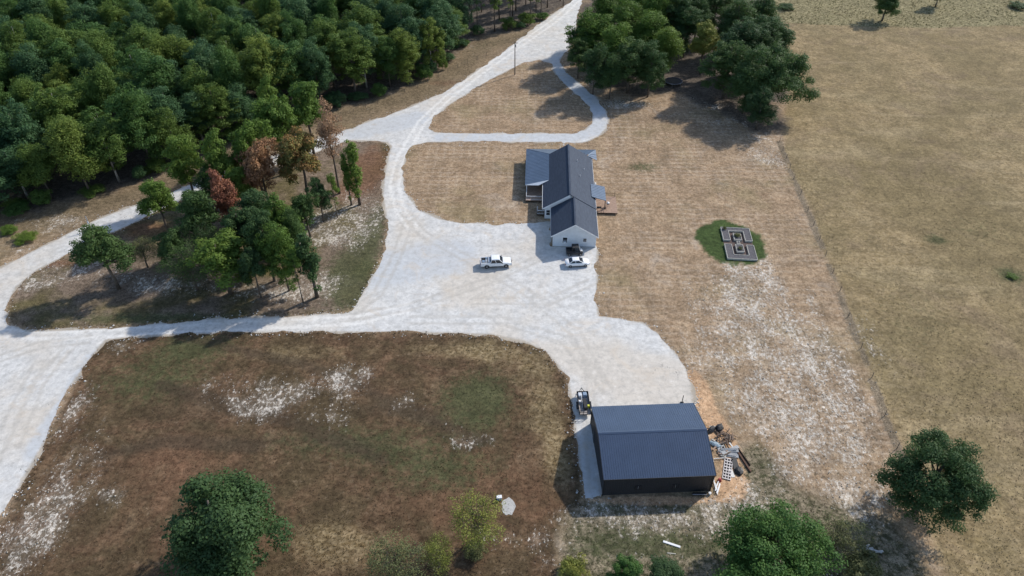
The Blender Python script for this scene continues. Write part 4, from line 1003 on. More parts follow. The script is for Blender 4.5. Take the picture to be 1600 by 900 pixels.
MB().rbox(-1.52, -1.1, -.82, .82, 1.22, 1.5, .03).build('toolbox', M['grey_metal'], PK)
for i, (x0, x1, y0, y1, h, mt) in enumerate([(-2.6, -2.1, -.7, -.2, .28, 'blue_box'), (-2.55, -2.2, .0, .55, .2, 'black_plastic'), (-2.0, -1.62, -.65, .1, .22, 'grey_metal'), (-1.95, -1.65, .2, .7, .33, 'blue_box')]):
    tag(MB().rbox(x0, x1, y0, y1, 0, h, .03).build('cargo_box', M[mt], None, (0, 0, 0)), ['blue grey box at the rear of the pickup bed', 'black low box at the tailgate of the pickup bed', 'silver box in the middle of the pickup bed', 'taller blue grey box behind the pickup toolbox'][i], 'box', 'boxes in the pickup bed')
    o = bpy.data.objects[('cargo_box' if i == 0 else 'cargo_box.%03d' % i)]
    c, s = math.cos(math.radians(4)), math.sin(math.radians(4)); o.location = (-2.98, 105.55, 1.217); o.rotation_euler = (0, 0, math.radians(4))
for x in (-1.75, 1.82):
    for s in (-1, 1):
        wheel(PK, x, s*.88, .40, .27, s); a = MB(); arch(a, x, s*.975, .40, s); a.build('wheel_arch', M['black_plastic'], PK)
MB().rbox(2.66, 2.92, -.92, .92, .5, .72, .04).build('front_bumper', M['grey_metal'], PK); MB().rbox(-3.02, -2.84, -.9, .9, .5, .68, .04).build('rear_bumper', M['grey_metal'], PK)
MB().box(2.80, 2.87, -.5, .5, .75, 1.0).build('grille', M['black_plastic'], PK)
for s in (-1, 1):
    MB().rbox(2.62, 2.84, s*.74-.15, s*.74+.15, .80, 1.02, .02).build('headlight', M['lamp_clear'], PK)
    MB().rbox(-2.9, -2.84, s*.86-.07, s*.86+.07, .8, 1.15, .015).build('tail_light', M['lamp_red'], PK)
    MB().rbox(1.0, 1.16, s*1.1-.13, s*1.1+.13, 1.2, 1.42, .03).build('door_mirror', M['black_plastic'], PK)
    for x in (-.3, .75): MB().box(x-.1, x+.1, s*.99-.012, s*.99+.012, 1.02, 1.06).build('door_handle', M['grey_metal'], PK)
    MB().box(-.9, 1.2, s*1.0-.06, s*1.0+.06, .38, .44).build('side_step', M['black_plastic'], PK)

# white saloon
SD = empty('sedan_car', (12.15, 105.72, 0), math.radians(5.0), 'white saloon car with dark windows parked in front of the garage gable', 'car')
hexloft('body', [section(-2.28, .74, .42, .80), section(-2.2, .84, .36, .93), section(-1.6, .885, .32, .97), section(-.8, .90, .3, .96), section(.6, .90, .3, .95), section(1.1, .89, .3, .93), section(1.8, .86, .32, .84), section(2.2, .78, .34, .70), section(2.32, .66, .4, .58)], M['white_paint'], SD, True)
greenhouse(SD, (-1.62, -.92, .28, 1.12), .80, .60, .93, 1.36, M['white_paint'])
for x in (-1.38, 1.42):
    for s in (-1, 1): wheel(SD, x, s*.80, .33, .22, s)
for s in (-1, 1):
    MB().rbox(1.95, 2.28, s*.66-.14, s*.66+.14, .56, .72, .02).build('headlight', M['lamp_clear'], SD)
    MB().rbox(-2.29, -2.12, s*.66-.17, s*.66+.17, .68, .86, .02).build('tail_light', M['lamp_red'], SD)
    MB().rbox(.78, .96, s*.99-.1, s*.99+.1, .93, 1.08, .03).build('door_mirror', M['white_paint'], SD)
    for x in (-.75, .25): MB().box(x-.09, x+.09, s*.905-.012, s*.905+.012, .80, .835).build('door_handle', M['grey_metal'], SD)
    MB().box(-1.0, 1.0, s*.87-.04, s*.87+.04, .24, .32).build('sill', M['black_plastic'], SD)
MB().box(2.27, 2.335, -.35, .35, .42, .56).build('grille', M['black_plastic'], SD)

# black utility vehicle in the shade of the garage
UT = empty('utility_vehicle', (11.9, 109.05, 0), math.radians(2.0), 'black side by side utility vehicle with cargo box against the garage wall', 'utility vehicle')
hexloft('body', [section(-1.6, .70, .42, .78), section(-.5, .72, .38, .80), section(.7, .72, .38, .82), section(1.25, .70, .42, 1.0), section(1.55, .62, .45, .88)], M['black_paint'], UT)
bx_ = MB().box(-1.62, -.55, -.68, .68, .82, .86)
for a in ((-1.62, -.55, -.70, -.64), (-1.62, -.55, .64, .70), (-1.64, -1.58, -.64, .64), (-.6, -.54, -.64, .64)): bx_.box(*a, .86, 1.12)
bx_.build('cargo_box_bed', M['black_plastic'], UT)
MB().rbox(-.55, .75, -.68, .68, 1.84, 1.92, .03).build('roof', M['black_plastic'], UT)
for s in (-1, 1):
    MB().tube([(-.5, s*.66, .8), (-.52, s*.64, 1.86)], .03, 6).build('roll_cage_bar', M['black_metal'], UT)
    MB().tube([(1.05, s*.64, .95), (.72, s*.62, 1.86)], .03, 6).build('roll_cage_bar', M['black_metal'], UT)
    MB().rbox(1.42, 1.58, s*.42-.12, s*.42+.12, .72, .86, .02).build('headlight', M['lamp_clear'], UT)
MB().hexa([(1.02, -.6, .97), (1.08, -.6, .97), (1.08, .6, .97), (1.02, .6, .97), (.74, -.58, 1.8), (.77, -.58, 1.8), (.77, .58, 1.8), (.74, .58, 1.8)]).build('windscreen', M['lamp_clear'], UT)
MB().rbox(-.42, .1, -.6, .6, .8, .98, .04).build('seat', M['black_plastic'], UT); MB().rbox(-.5, -.38, -.6, .6, .98, 1.5, .04).build('seat_back', M['black_plastic'], UT)
MB().loft([[(1.1, -.5, .985), (1.1, .5, .985), (1.1, .4, 1.05), (1.1, -.4, 1.05)], [(1.53, -.42, .87), (1.53, .42, .87), (1.5, .36, .93), (1.5, -.36, .93)]]).build('bonnet_panel', M['white_paint'], UT)
for x in (-1.05, 1.08):
    for s in (-1, 1): wheel(UT, x, s*.66, .33, .26, s)

# flat-bed trailer
TY = math.radians(2.0)
TR = empty('utility_trailer', (10.75, 71.3, 0), TY, 'black low sided utility trailer loaded with junk beside the workshop drive', 'trailer')
MB().box(-.86, .86, -2.1, 2.1, .46, .54).build('frame', M['black_metal'], TR)
M['trailer_deck'] = plain('weathered_grey_planks', (.33, .30, .28), .85, 0, .2, var=.25)
for k in range(8): MB().box(-.82+k*.206, -.82+k*.206+.196, -2.06, 2.06, .542, .575).build('deck_plank', M['trailer_deck'], TR)
for s in (-1, 1):
    w_ = MB().box(s*.85-.02, s*.85+.02, -2.08, 2.08, .54, .98).build('side_wall', M['black_metal'], TR)
    MB().tube([(s*.85, -2.1, 1.0), (s*.85, 2.1, 1.0)], .035, 4).build('top_rail', M['black_metal'], w_)
    MB().rbox(s*1.0-.13, s*1.0+.13, -1.1, .3, .66, .72, .03).build('fender', M['black_metal'], TR)
    wheel(TR, s*1.0, -.42, .34, .2, s)
for o in [o for o in TR.children if o.name.startswith('wheel')]: o.rotation_euler = (0, 0, math.pi/2)
fw = MB().box(-.86, .86, 2.04, 2.09, .54, 1.0).build('front_wall', M['black_metal'], TR)
gt = MB()
for x in (-.8, -.3, .3, .8): gt.box(x-.03, x+.03, -2.13, -2.08, .5, 1.45)
for z in (.55, 1.0, 1.42): gt.box(-.82, .82, -2.135, -2.075, z-.025, z+.025)
gt.build('ramp_gate', M['black_metal'], TR)
MB().tube([(-.6, 2.1, .48), (0, 3.2, .46)], .05, 4).tube([(.6, 2.1, .48), (0, 3.2, .46)], .05, 4).build('tongue', M['black_metal'], TR)
MB().tube([(0, 3.0, 0), (0, 3.0, .9)], .035, 6).build('jack_post', M['grey_metal'], TR)
def ontr(x, y, z):
    c, s = math.cos(TY), math.sin(TY); return (10.75+c*x-s*y, 71.3+s*x+c*y, z)
for nm, x, y, sx, sy, h, mt, lab in (('storage_tote', -.42, 1.45, .28, .38, .45, 'lamp_clear', 'pale blue tote at the front left of the trailer'), ('storage_tote', .3, 1.5, .3, .36, .5, 'blue_box', 'blue grey tote at the front right of the trailer'), ('fuel_tank', .12, -.35, .27, .95, .42, 'black_plastic', 'long black tank lying in the middle of the trailer'), ('white_bucket', -.6, .15, .15, .17, .4, 'white_plastic', 'white bucket against the left trailer wall'), ('yellow_jug', .6, -.75, .17, .2, .38, 'yellow_plastic', 'yellow jug near the rear right of the trailer')):
    e = empty(nm, ontr(x, y, .577), TY+.05, lab, nm.split('_')[1])
    MB().rbox(-sx, sx, -sy, sy, 0, h, .05).build('body', M[mt], e)
    MB().rbox(-sx*.9, sx*.9, -sy*.9, sy*.9, h+.002, h+.05, .03).build('lid', M[mt], e)
tag(MB().tube([(-.15, -.9, .05), (-.18, 1.2, .75)], .035, 6).build('white_pipe', M['white_plastic'], None, ontr(-.1, 0, .58), (0, 0, TY)), 'white pipe leaning lengthwise in the loaded trailer', 'pipe')

# ------------------------------------------------------------------ raised beds
M['soil'] = plain('dark_grey_bed_soil', (.115, .11, .115), .95, 0, .1, var=.35, sc=4, bump=.6)
M['bed_wall'] = plain('pale_weathered_bed_boards', (.46, .44, .39), .8, 0, .2, var=.2)
M['mulch'] = plain('brown_mulch_path', (.115, .085, .075), .95, 0, .1, var=.3, sc=5)
BY = math.radians(-5.3); BO = (40.65, 107.25)
def bwp(x, y, z=0):
    c, s = math.cos(BY), math.sin(BY); return (BO[0]+c*x-s*y, BO[1]+s*x+c*y, z)
BWd, BLn = 5.6, 10.25
o = MB().box(.02, BWd-.02, .02, BLn-.02, 0, .018).build('mulch_path', M['mulch'], None, (*BO, .004), (0, 0, BY)); tag(o, kind='structure')
def raised(poly, label, h=.38):
    e = empty('raised_bed', bwp(0, 0, 0), BY, label, 'garden bed', 'raised garden beds on the green lawn oval')
    n = len(poly); cx = sum(p[0] for p in poly)/n
    ar = sum(poly[i][0]*poly[(i+1) % n][1]-poly[(i+1) % n][0]*poly[i][1] for i in range(n))
    for i in range(n):
        a, b = Vector(poly[i]), Vector(poly[(i+1) % n]); d = (b-a).normalized(); nn = Vector((-d.y, d.x))*(1 if ar > 0 else -1)*.09
        m = MB(); p = [a, b-d*.003, b+nn-d*.003, a+nn]
        m.hexa([(v.x, v.y, .0) for v in p]+[(v.x, v.y, h+.001*i) for v in p]); m.build('board', M['bed_wall'], e)
    inn = []
    for i in range(n):
        a, b, c = Vector(poly[i-1]), Vector(poly[i]), Vector(poly[(i+1) % n])
        d1 = (b-a).normalized(); d2 = (c-b).normalized(); s = 1 if ar > 0 else -1
        inn.append(b+Vector((-d1.y, d1.x))*s*.092+Vector((-d2.y, d2.x))*s*.092)
    MB().prism([(v.x, v.y) for v in inn], .02, h-.07).build('soil', M['soil'], e)
    return e
tW, tt, bt = 1.4, 1.15, 1.3
y1, y2 = .45*BLn, .58*BLn
raised([(0, BLn), (0, y2), (tW, y2), (tW, BLn-tt), (BWd-tW, BLn-tt), (BWd-tW, y2), (BWd, y2), (BWd, BLn)], 'U shaped raised bed at the far side of the garden oval')
raised([(0, 0), (BWd, 0), (BWd, y1), (BWd-tW, y1), (BWd-tW, bt), (tW, bt), (tW, y1), (0, y1)], 'U shaped raised bed at the near side of the garden oval')
raised([(2.1, y2+.1), (3.6, y2+.1), (3.6, y2+2.3), (2.1, y2+2.3)], 'square bed inside the far U shaped raised bed', .45)
raised([(2.05, 2.2), (3.5, 2.2), (3.5, y1-.05), (2.05, y1-.05)], 'square bed inside the near U shaped raised bed', .45)
raised([(2.5, y1+.25), (3.1, y1+.25), (3.1, y2-.2), (2.5, y2-.2)], 'tiny square planter at the very centre of the raised beds', .34)
for (x, y, R, l) in ((2.85, y2+1.5, .6, 'green plant growing in the far square bed'), (.7, y2+3.6, .35, 'small dark plant in the left arm of the far bed'), (2.75, 3.1, .4, 'low brownish plant in the near square bed')):
    p = bwp(x, y, .42); e = tree('shrub', 0, p, l, 'plant', h=.6, R=R, mat='olive', name='garden_plant'); e.location.z = .3

# ------------------------------------------------------------------ trampoline
TP = empty('trampoline', (*G(1052, 131), 0), 0, 'round black trampoline at the edge of the wood behind the house', 'trampoline')
def disc(R0, R1, z0, z1, n=28):
    m = MB()
    for k in range(n):
        a0, a1 = 2*math.pi*k/n, 2*math.pi*(k+1)/n
        m.hexa([(math.cos(a)*r, math.sin(a)*r, z) for z in (z0, z1) for a, r in ((a0, R0), (a0, R1), (a1, R1), (a1, R0))])
    return m
disc(.01, 1.95, .86, .875).build('jumping_mat', M['black_plastic'], TP)
M['dark_blue'] = plain('faded_dark_blue_pad', (.045, .05, .075), .7)
disc(1.97, 2.35, .86, .92).build('spring_pad', M['dark_blue'], TP)
MB().tube([(2.36*math.cos(a*math.pi/14), 2.36*math.sin(a*math.pi/14), .86) for a in range(29)], .035, 6).build('ring_frame', M['grey_metal'], TP)
for k in range(6):
    a = k*math.pi/3+.2; MB().tube([(2.36*math.cos(a), 2.36*math.sin(a), 0), (2.36*math.cos(a), 2.36*math.sin(a), .86)], .03, 6).build('leg', M['grey_metal'], TP)

# ------------------------------------------------------------------ poles and fences
M['pole_wood'] = plain('grey_utility_pole_wood', (.16, .125, .10), .9, var=.25)
px, py = G(804.5, 117)
UP = empty('utility_pole', (px, py, 0), 0, 'slim wooden utility pole beside the upper gravel road', 'utility pole')
MB().tube([(0, 0, -.3), (0, 0, 5), (0, 0, 9.6)], [.15, .13, .1], 8).build('pole', M['pole_wood'], UP)
MB().box(-.7, .7, -.05, .05, 8.95, 9.07).build('cross_arm', M['pole_wood'], UP)
for x in (-.6, .6): MB().tube([(x, 0, 9.07), (x, 0, 9.25)], .045, 6).build('insulator', M['grey_metal'], UP)
MB().tube([(.2, .0, 7.9), (.2, 0, 8.6)], .14, 8).build('transformer', M['grey_metal'], UP)
px, py = G(143.5, 359)
LP = empty('marker_post', (px, py, 0), 0, 'short pale post beside the left driveway behind the dark tree', 'post')
MB().tube([(0, 0, -.2), (-.05, 0, 3.2)], [.11, .09], 8).build('post', M['grey_metal'], LP)
MB().tube([(.35, -.2, 0), (.35, -.2, .75)], .14, 8).build('meter_box', M['white_plastic'], LP)
MB().rbox(-.2, .12, -.16, -.08, 1.6, 2.1, .02).build('sign_plate', M['white_plastic'], LP)
M['wire'] = plain('rusty_fence_wire', (.17, .15, .13), .7, .4)
M['post_wood'] = plain('old_grey_fence_post', (.13, .11, .095), .9, var=.3)
def wire_fence(name, line, step, label, h=1.25, seed=1):
    e = empty(name, (*line[0], 0), 0, label, 'fence'); q = random.Random(seed)
    o = Vector((*line[0], 0)); P = []
    for a, b in zip(line[:-1], line[1:]):
        a, b = Vector((*a, 0)), Vector((*b, 0)); n = max(1, round((b-a).length/step))
        P += [a.lerp(b, k/n)-o for k in range(n)]
    P.append(Vector((*line[-1], 0))-o)
    tops = []
    for p in P:
        t = Vector((q.gauss(0, .06), q.gauss(0, .06), h*q.uniform(.9, 1.1)))
        MB().tube([p-Vector((0, 0, .1)), p+t], [.055, .045], 6).build('post', M['post_wood'], e); tops.append(t)
    for f in (.3, .6, .92):
        MB().tube([p+t*f for p, t in zip(P, tops)], .007, 3).build('wire', M['wire'], e)
    return e
wire_fence('wire_fence', FENCE_LINE, 5.2, 'old wire fence with grey posts between lawn and pasture', seed=3)
wire_fence('wire_fence', W([(533,181),(590,162),(653,137),(700,113),(760,87)]), 4.0, 'low wire fence along the edge of the upper left wood', 1.1, 4)

# ------------------------------------------------------------------ scrap and timber around the workshop
M['pale_sheet'] = plain('pale_corrugated_sheet', (.46, .46, .45), .5, .3, .4, var=.2)
M['lattice'] = plain('pinkish_white_panel', (.60, .555, .535), .7, var=.12)
M['log'] = plain('weathered_scrap_wood', (.19, .135, .10), .9, var=.4)
M['tarp_blue'] = plain('faded_blue_tarp', (.22, .30, .36), .6)
ga, gb_ = Vector((*G(1128.3, 749.5), 0)), Vector((*G(1132.5, 717), 0)); gd = gb_-ga
GP = empty('window_panel', (ga.x+.55, ga.y, 0), math.atan2(gd.y, gd.x)-math.pi/2, 'pale gridded door panel lying flat on the dirt right of the workshop', 'panel')
gl_ = gd.length
for x in (-.56, -.19, .17, .5): MB().box(x, x+.09, 0, gl_, .05, .12).build('stile', M['lattice'], GP)
for k in range(8): y = k*(gl_-.12)/7; MB().box(-.55, .58, y, y+.14, .122, .14).build('rail', M['lattice'], GP)
MB().box(-.54, .57, .01, gl_-.01, .012, .045).build('backing', M['black_plastic'], GP)
q = random.Random(5)
for k in range(7):
    cx, cy = G(1139+q.uniform(-3, 3), 707+q.uniform(-4, 5)); L = q.uniform(2.1, 2.9); w = q.uniform(.18, .32); r = q.uniform(-.25, .45)
    m = MB()
    for j in range(4): m.add([(-L/2, -w+j*w/2, 0), (L/2, -w+j*w/2, 0), (L/2, -w+j*w/2+w/4, .04), (-L/2, -w+j*w/2+w/4, .04), (L/2, -w+(j+1)*w/2, 0), (-L/2, -w+(j+1)*w/2, 0)], [(0, 1, 2, 3), (3, 2, 4, 5)])
    m.slab([(-L/2, -w, -.002), (L/2, -w, -.002), (L/2, w, -.002), (-L/2, w, -.002)], .012)
    tag(m.build('metal_sheet', M['pale_sheet'], None, (cx, cy, .04+.055*k), (q.uniform(-.02, .02), q.uniform(-.03, .03), r)), '%s pale metal sheet of the fanned stack beside the workshop' % ('bottom', 'second lowest', 'third lowest', 'middle', 'third highest', 'second highest', 'topmost')[k], 'metal sheet', 'fanned stack of metal sheets')
for k in range(34):
    cx, cy = G(1135+q.gauss(0, 9), 686+q.gauss(0, 7)); L = q.uniform(.5, 1.3); r = q.uniform(.05, .11)
    o = MB().tube([(-L/2, 0, 0), (0, q.uniform(-.05, .05), .02), (L/2, 0, 0)], [r*.95, r, r*.8], 6).build('firewood_log', M['log' if q.random() < .7 else 'pole_wood'], None, (cx, cy, r+q.uniform(0, .25)), (0, q.uniform(-.15, .15), q.uniform(0, 3.1)))
    tag(o, 'short weathered log in the loose wood heap beside the workshop', 'log', 'loose wood heap by the workshop')
def lump(name, x, y, sx, sy, h, mat, label, cat, seed):
    q = np.random.default_rng(seed); m = MB(); rings = []
    for i, (f, z) in enumerate(((1, 0), (1.05, .35), (.85, .75), (.4, 1.0))):
        rings.append([(sx*f*math.cos(a*math.pi/5)*(1+.2*q.normal()), sy*f*math.sin(a*math.pi/5)*(1+.2*q.normal()), h*z) for a in range(10)])
    m.loft(rings); return tag(m.build(name, mat, None, (*G(x, y), 0), (0, 0, q.random()*3)), label, cat)
lump('trash_bag', 1111.5, 672, .75, .4, .55, M['black_plastic'], 'left black bag at the top of the scrap heap by the workshop', 'bag', 1)
lump('trash_bag', 1124, 669.5, .7, .5, .6, M['black_plastic'], 'right black bag at the top of the scrap heap by the workshop', 'bag', 2)
lump('tarp_bundle', 1117, 695, .9, .4, .35, M['tarp_blue'], 'faded blue tarp crumpled beside the workshop wall', 'tarp', 3)
lump('red_bucket_heap', 1124, 750.5, .3, .25, .4, M['red_plastic'], 'dark red container on the dirt below the gridded panel', 'container', 4)
def beam(name, a, b, w, h, mat, label, cat, z=0.0, group=None):
    A, B = Vector((*G(*a), 0)), Vector((*G(*b), 0)); L = (B-A).length
    return tag(MB().rbox(0, L, -w/2, w/2, 0, h, min(w, h)*.2).build(name, mat, None, (A.x, A.y, z), (0, 0, math.atan2(B.y-A.y, B.x-A.x))), label, cat, group)
beam('steel_beam', (1150, 703), (1173, 738), .28, .22, M['rust'], 'long rusty beam lying at the right side of the scrap heap', 'beam')
beam('steel_beam', (1152, 700), (1172, 728), .12, .3, M['dark_wood'], 'thin dark timber beside the long rusty beam', 'timber')
beam('scrap_slab', (1146, 716), (1153, 741), .8, .14, M['black_plastic'], 'dark slab lying beside the gridded panel', 'slab')
lump('dark_bundle', 1154.5, 737, .6, .7, .45, M['black_plastic'], 'black bundle at the lower end of the dark slab', 'bundle', 7)
beam('grey_board', (1141, 733), (1146, 746), .5, .05, M['pale_sheet'], 'grey board lying right of the gridded panel', 'board')
def lean(name, x, y0, y1, r, z0, z1, label):
    a = Vector(sw_(x, y0, z0)); b = Vector(sw_(x, y1, z1))
    return tag(MB().rbox(0, (b-a).length, -r, r, -r, r, r*.3).build(name, M['white_plastic'], None, a, (0, -math.asin((b.z-a.z)/(b-a).length), math.atan2(b.y-a.y, b.x-a.x))), label, 'gutter')
lean('white_gutter', 16.15, 7.6, 9.6, .16, .3, .6, 'upper white gutter length along the right workshop wall')
lean('white_gutter', 16.0, 4.3, 7.2, .17, .3, .5, 'middle white gutter length along the right workshop wall')
for k in range(9):
    x, y, _ = sw_(15.55+q.uniform(-.35, .35), .9+q.uniform(-.9, 1.3)); L = q.uniform(.8, 2.0)
    tag(MB().rbox(-L/2, L/2, -.06, .06, 0, .05, .01).build('white_offcut', M['white_plastic'], None, (x, y, .03+.03*k), (0, q.uniform(-.1, .1), 1.4+q.uniform(-.4, .4))), 'white trim offcut heaped at the near right workshop corner', 'offcut', 'white trim offcuts')
for k in range(26):
    cx, cy = G(1128+q.gauss(0, 12), 697+q.gauss(0, 14)); L = q.uniform(.6, 1.9); w = q.uniform(.05, .14)
    if cx < 28.3: cx = 28.3+q.uniform(0, 1.5)
    mt = ('bed_wall', 'dark_wood', 'pale_sheet', 'black_plastic', 'deck_wood')[k % 5]; cn = ('pale wooden', 'dark wooden', 'grey metal', 'black plastic', 'brown wooden')[k % 5]
    tag(MB().rbox(-L/2, L/2, -w, w, 0, .05, .012).build('scrap_strip', M[mt], None, (cx, cy, .02+.012*k), (0, q.uniform(-.06, .06), q.uniform(0, 3.1))), '%s strip strewn over the scrap heap beside the workshop' % cn, 'scrap', 'strips strewn over the scrap heap')
bk = empty('bucket', sw_(14.35, -.55), 0, 'white bucket at the near right corner of the workshop', 'bucket')
m = MB(); m.loft([[(math.cos(a*math.pi/7)*r, math.sin(a*math.pi/7)*r, z) for a in range(14)] for r, z in ((.15, 0), (.19, .38))]); m.build('pail', M['white_plastic'], bk)
MB().tube([(math.cos(a*math.pi/8)*.19, 0, .38+math.sin(a*math.pi/8)*.14) for a in range(9)], .012, 4).build('handle', M['grey_metal'], bk)
mw_ = empty('lawn_roller', sw_(12.9, -.55), 0, 'low black implement in front of the workshop near wall', 'implement')
MB().tube([(-.9, 0, .22), (.9, 0, .22)], .2, 12).build('drum', M['black_metal'], mw_)
MB().tube([(-.95, 0, .22), (-.95, -.3, .5), (.95, -.3, .5), (.95, 0, .22)], .035, 5).build('yoke', M['grey_metal'], mw_)
MB().tube([(0, -.3, .5), (.1, -.75, .6)], .03, 5).build('draw_bar', M['black_metal'], mw_)
st_ = empty('tool_stand', G(1065.5, 629), 0, 'dark upright tool standing behind the far workshop eave', 'tool')
MB().tube([(0, 0, 0), (0, 0, 1.6)], .06, 6).build('shaft', M['black_metal'], st_); MB().box(-.25, .25, -.1, .1, .0, .12).build('foot', M['black_metal'], st_)
beam('white_plank', (1036, 846), (1063, 855), .3, .09, M['white_plastic'], 'white plank lying on the rough grass south of the workshop', 'plank')
beam('thin_lath', (1042, 864), (1056, 865.5), .12, .05, M['bed_wall'], 'thin pale lath just below the white plank', 'lath')
for k, (a, b) in enumerate((((1340, 852), (1357, 862)), ((1338, 861), (1364, 857)), ((1345, 866), (1379, 862)), ((1341, 857), (1358, 853)), ((1350, 858), (1377, 865)))):
    beam('scrap_metal_bar', a, b, .26, .1, M['pale_sheet'], 'pale metal bar in the scrap pile below the pasture oak', 'bar', .06*k, 'scrap bars below the pasture oak')
# concrete pad with pump box
cp = Vector((*G(795, 791), 0)); q = random.Random(9)
pad = [(1.0*math.cos(k*math.pi/8)*q.uniform(.7, 1.2), 1.35*math.sin(k*math.pi/8)*q.uniform(.75, 1.2)) for k in range(16)]
tag(MB().prism(pad, 0, .035).build('concrete_pad', M['concrete'], None, cp), 'pale irregular concrete pad in the brown field', 'pad')
pb = empty('pump_box', (*G(780, 780), 0), .1, 'small white pump box at the upper left of the concrete pad', 'pump box')
MB().rbox(-.32, .32, -.22, .22, .0, .5, .04).build('case', M['blue_box'], pb); MB().rbox(-.36, .36, -.26, .26, .502, .62, .04).build('lid', M['white_plastic'], pb)

# ------------------------------------------------------------------ grass, stones and weeds too many to count
def vary(c, n, k): return np.clip(np.asarray(c)[None, :]*(1+k*(n[:, None]-.5)*2), 0, 1)
def mixc(a, b, f): return a*(1-f[:, None])+b*f[:, None]
def tuft_stuff(name, n, seed, label, cat, pick, hh, ww, blades=4, colour=None):
    g = np.random.default_rng(seed)
    y = 44+(256-44)*g.random(n)**1.35; x = (g.random(n)*2-1)*(y*.766+53.4)*.735
    k = pick(x, y, g); x, y = x[k], y[k]; n = len(x)
    c = colour(x, y, g); hgt = hh(x, y, g)
    P = []; Cc = []
    for b in range(blades):
        a = g.random(n)*6.28; l = hgt*(.55+.7*g.random(n)); w = ww*(.6+.8*g.random(n))
        ox = g.normal(size=n)*ww*1.3; oy = g.normal(size=n)*ww*1.3
        dx, dy = np.cos(a), np.sin(a); bend = l*(.4+.7*g.random(n))
        v0 = np.stack([x+ox-dy*w, y+oy+dx*w, np.full(n, -.01)], -1); v1 = np.stack([x+ox+dy*w, y+oy-dx*w, np.full(n, -.01)], -1)
        v2 = np.stack([x+ox+dx*bend, y+oy+dy*bend, l], -1)
        P.append(np.stack([v0, v1, v2], 1)); Cc.append(np.repeat(c, 3, axis=0).reshape(n, 3, 3))
    V = np.concatenate(P).reshape(-1, 3); CC = np.concatenate(Cc).reshape(-1, 3)
    me = np_mesh(name, V, np.arange(len(V)).reshape(-1, 3), M['tuft'], {'col': CC})
    return tag(link(name, me), label, cat, kind='stuff')
t = NT('grass_blades'); c_ = t.attr('col', True); t.fin(c_, .85, 0, .1)
tr_ = t.n.new('ShaderNodeBsdfTranslucent'); t.l.new(c_, tr_.inputs['Color']); mx_ = t.n.new('ShaderNodeMixShader'); mx_.inputs[0].default_value = .25
t.l.new(t.b.outputs[0], mx_.inputs[1]); t.l.new(tr_.outputs[0], mx_.inputs[2]); t.l.new(mx_.outputs[0], t.out.inputs['Surface'])
M['tuft'] = t.m
def keepout(x, y):
    c, s = math.cos(-2.3*math.pi/180), math.sin(-2.3*math.pi/180); dx, dy = x-7.86, y-111.45; hx, hy = c*dx+s*dy, -s*dx+c*dy
    a = (hx > -6.2) & (hx < 13.6) & (hy > -.2) & (hy < 34)
    c, s = math.cos(SHY), math.sin(SHY); dx, dy = x-12.12, y-55.75; sx, sy = c*dx+s*dy, -s*dx+c*dy
    a |= (sx > -.3) & (sx < SLn+.3) & (sy > -.3) & (sy < SWd+.3)
    c, s = math.cos(BY), math.sin(BY); dx, dy = x-BO[0], y-BO[1]; bx, by = c*dx+s*dy, -s*dx+c*dy
    a |= (bx > -.1) & (bx < BWd+.1) & (by > -.1) & (by < BLn+.1)
    return a
def near_edge(x, y): return gravel_field(x, y)+(fbm(x, y, 3.2, 5, 21)-.5)*2.4
def dry_pick(x, y, g):
    f = near_edge(x, y); L = layers(x, y)
    p = .22+.4*np.clip(L['pasture']*.5+L['field']*.7+L['gold']+L['green']*.6+L['south'], 0, 1)
    p *= (1-.75*np.clip(L['pale'], 0, 1))*(1-.8*L['forest'])*(1-np.clip(L['orange'], 0, 1))
    p = np.where((f > -1.2) & (f < -.1), 1.0, p)
    return ((f < -.05) | ((f < .45) & (g.random(len(x)) < .3))) & (g.random(len(x)) < p) & ~keepout(x, y)
def dry_col(x, y, g):
    L = layers(x, y); n = fbm(x, y, 3, 3, 3); r = g.random(len(x)); one = np.ones((len(x), 3))
    c = mixc(one*(.30, .225, .15), one*(.40, .32, .23), r)
    c = mixc(c, mixc(one*(.23, .18, .105), one*(.32, .26, .165), r), L['pasture'])
    c = mixc(c, mixc(one*(.11, .075, .048), one*(.18, .125, .08), r**1.5), np.clip(L['field']+L['island'], 0, 1))
    c = mixc(c, mixc(one*(.07, .065, .03), one*(.2, .16, .1), r), L['south'])
    c = mixc(c, mixc(one*(.18, .12, .05), one*(.34, .25, .12), r), np.clip(L['gold'], 0, 1)*.8)
    c = mixc(c, mixc(one*(.11, .055, .033), one*(.21, .12, .07), r), np.clip(L['red'], 0, 1)*.7)
    c = mixc(c, mixc(one*(.04, .05, .02), one*(.09, .1, .04), r), np.clip(L['green']*1.1, 0, 1)*.8)
    c = mixc(c, mixc(one*(.03, .06, .015), one*(.08, .13, .03), r), L['garden'])
    e = near_edge(x, y); ed = ((e > -1.2) & (L['field']+L['island'] > .3))*.6*g.random(len(x))
    c = mixc(c, mixc(one*(.05, .042, .022), one*(.09, .08, .035), r), ed)
    return c
def dry_h(x, y, g):
    L = layers(x, y); e = near_edge(x, y)
    return (.05+.05*L['pasture']+.045*L['field']+.1*np.clip(L['gold'], 0, 1)+.05*L['south']+.12*((e > -1.0) & (L['field']+L['island'] > .3)))*(.7+.6*g.random(len(x)))
tuft_stuff('dry_grass', 170000, 31, 'short dry grass covering lawn, field and pasture', 'grass', dry_pick, dry_h, .045, 3, dry_col)
def tall_pick(x, y, g):
    L = layers(x, y); return (L['tall'] > .35) & (g.random(len(x)) < .35+fbm(x, y, 7, 3, 8))
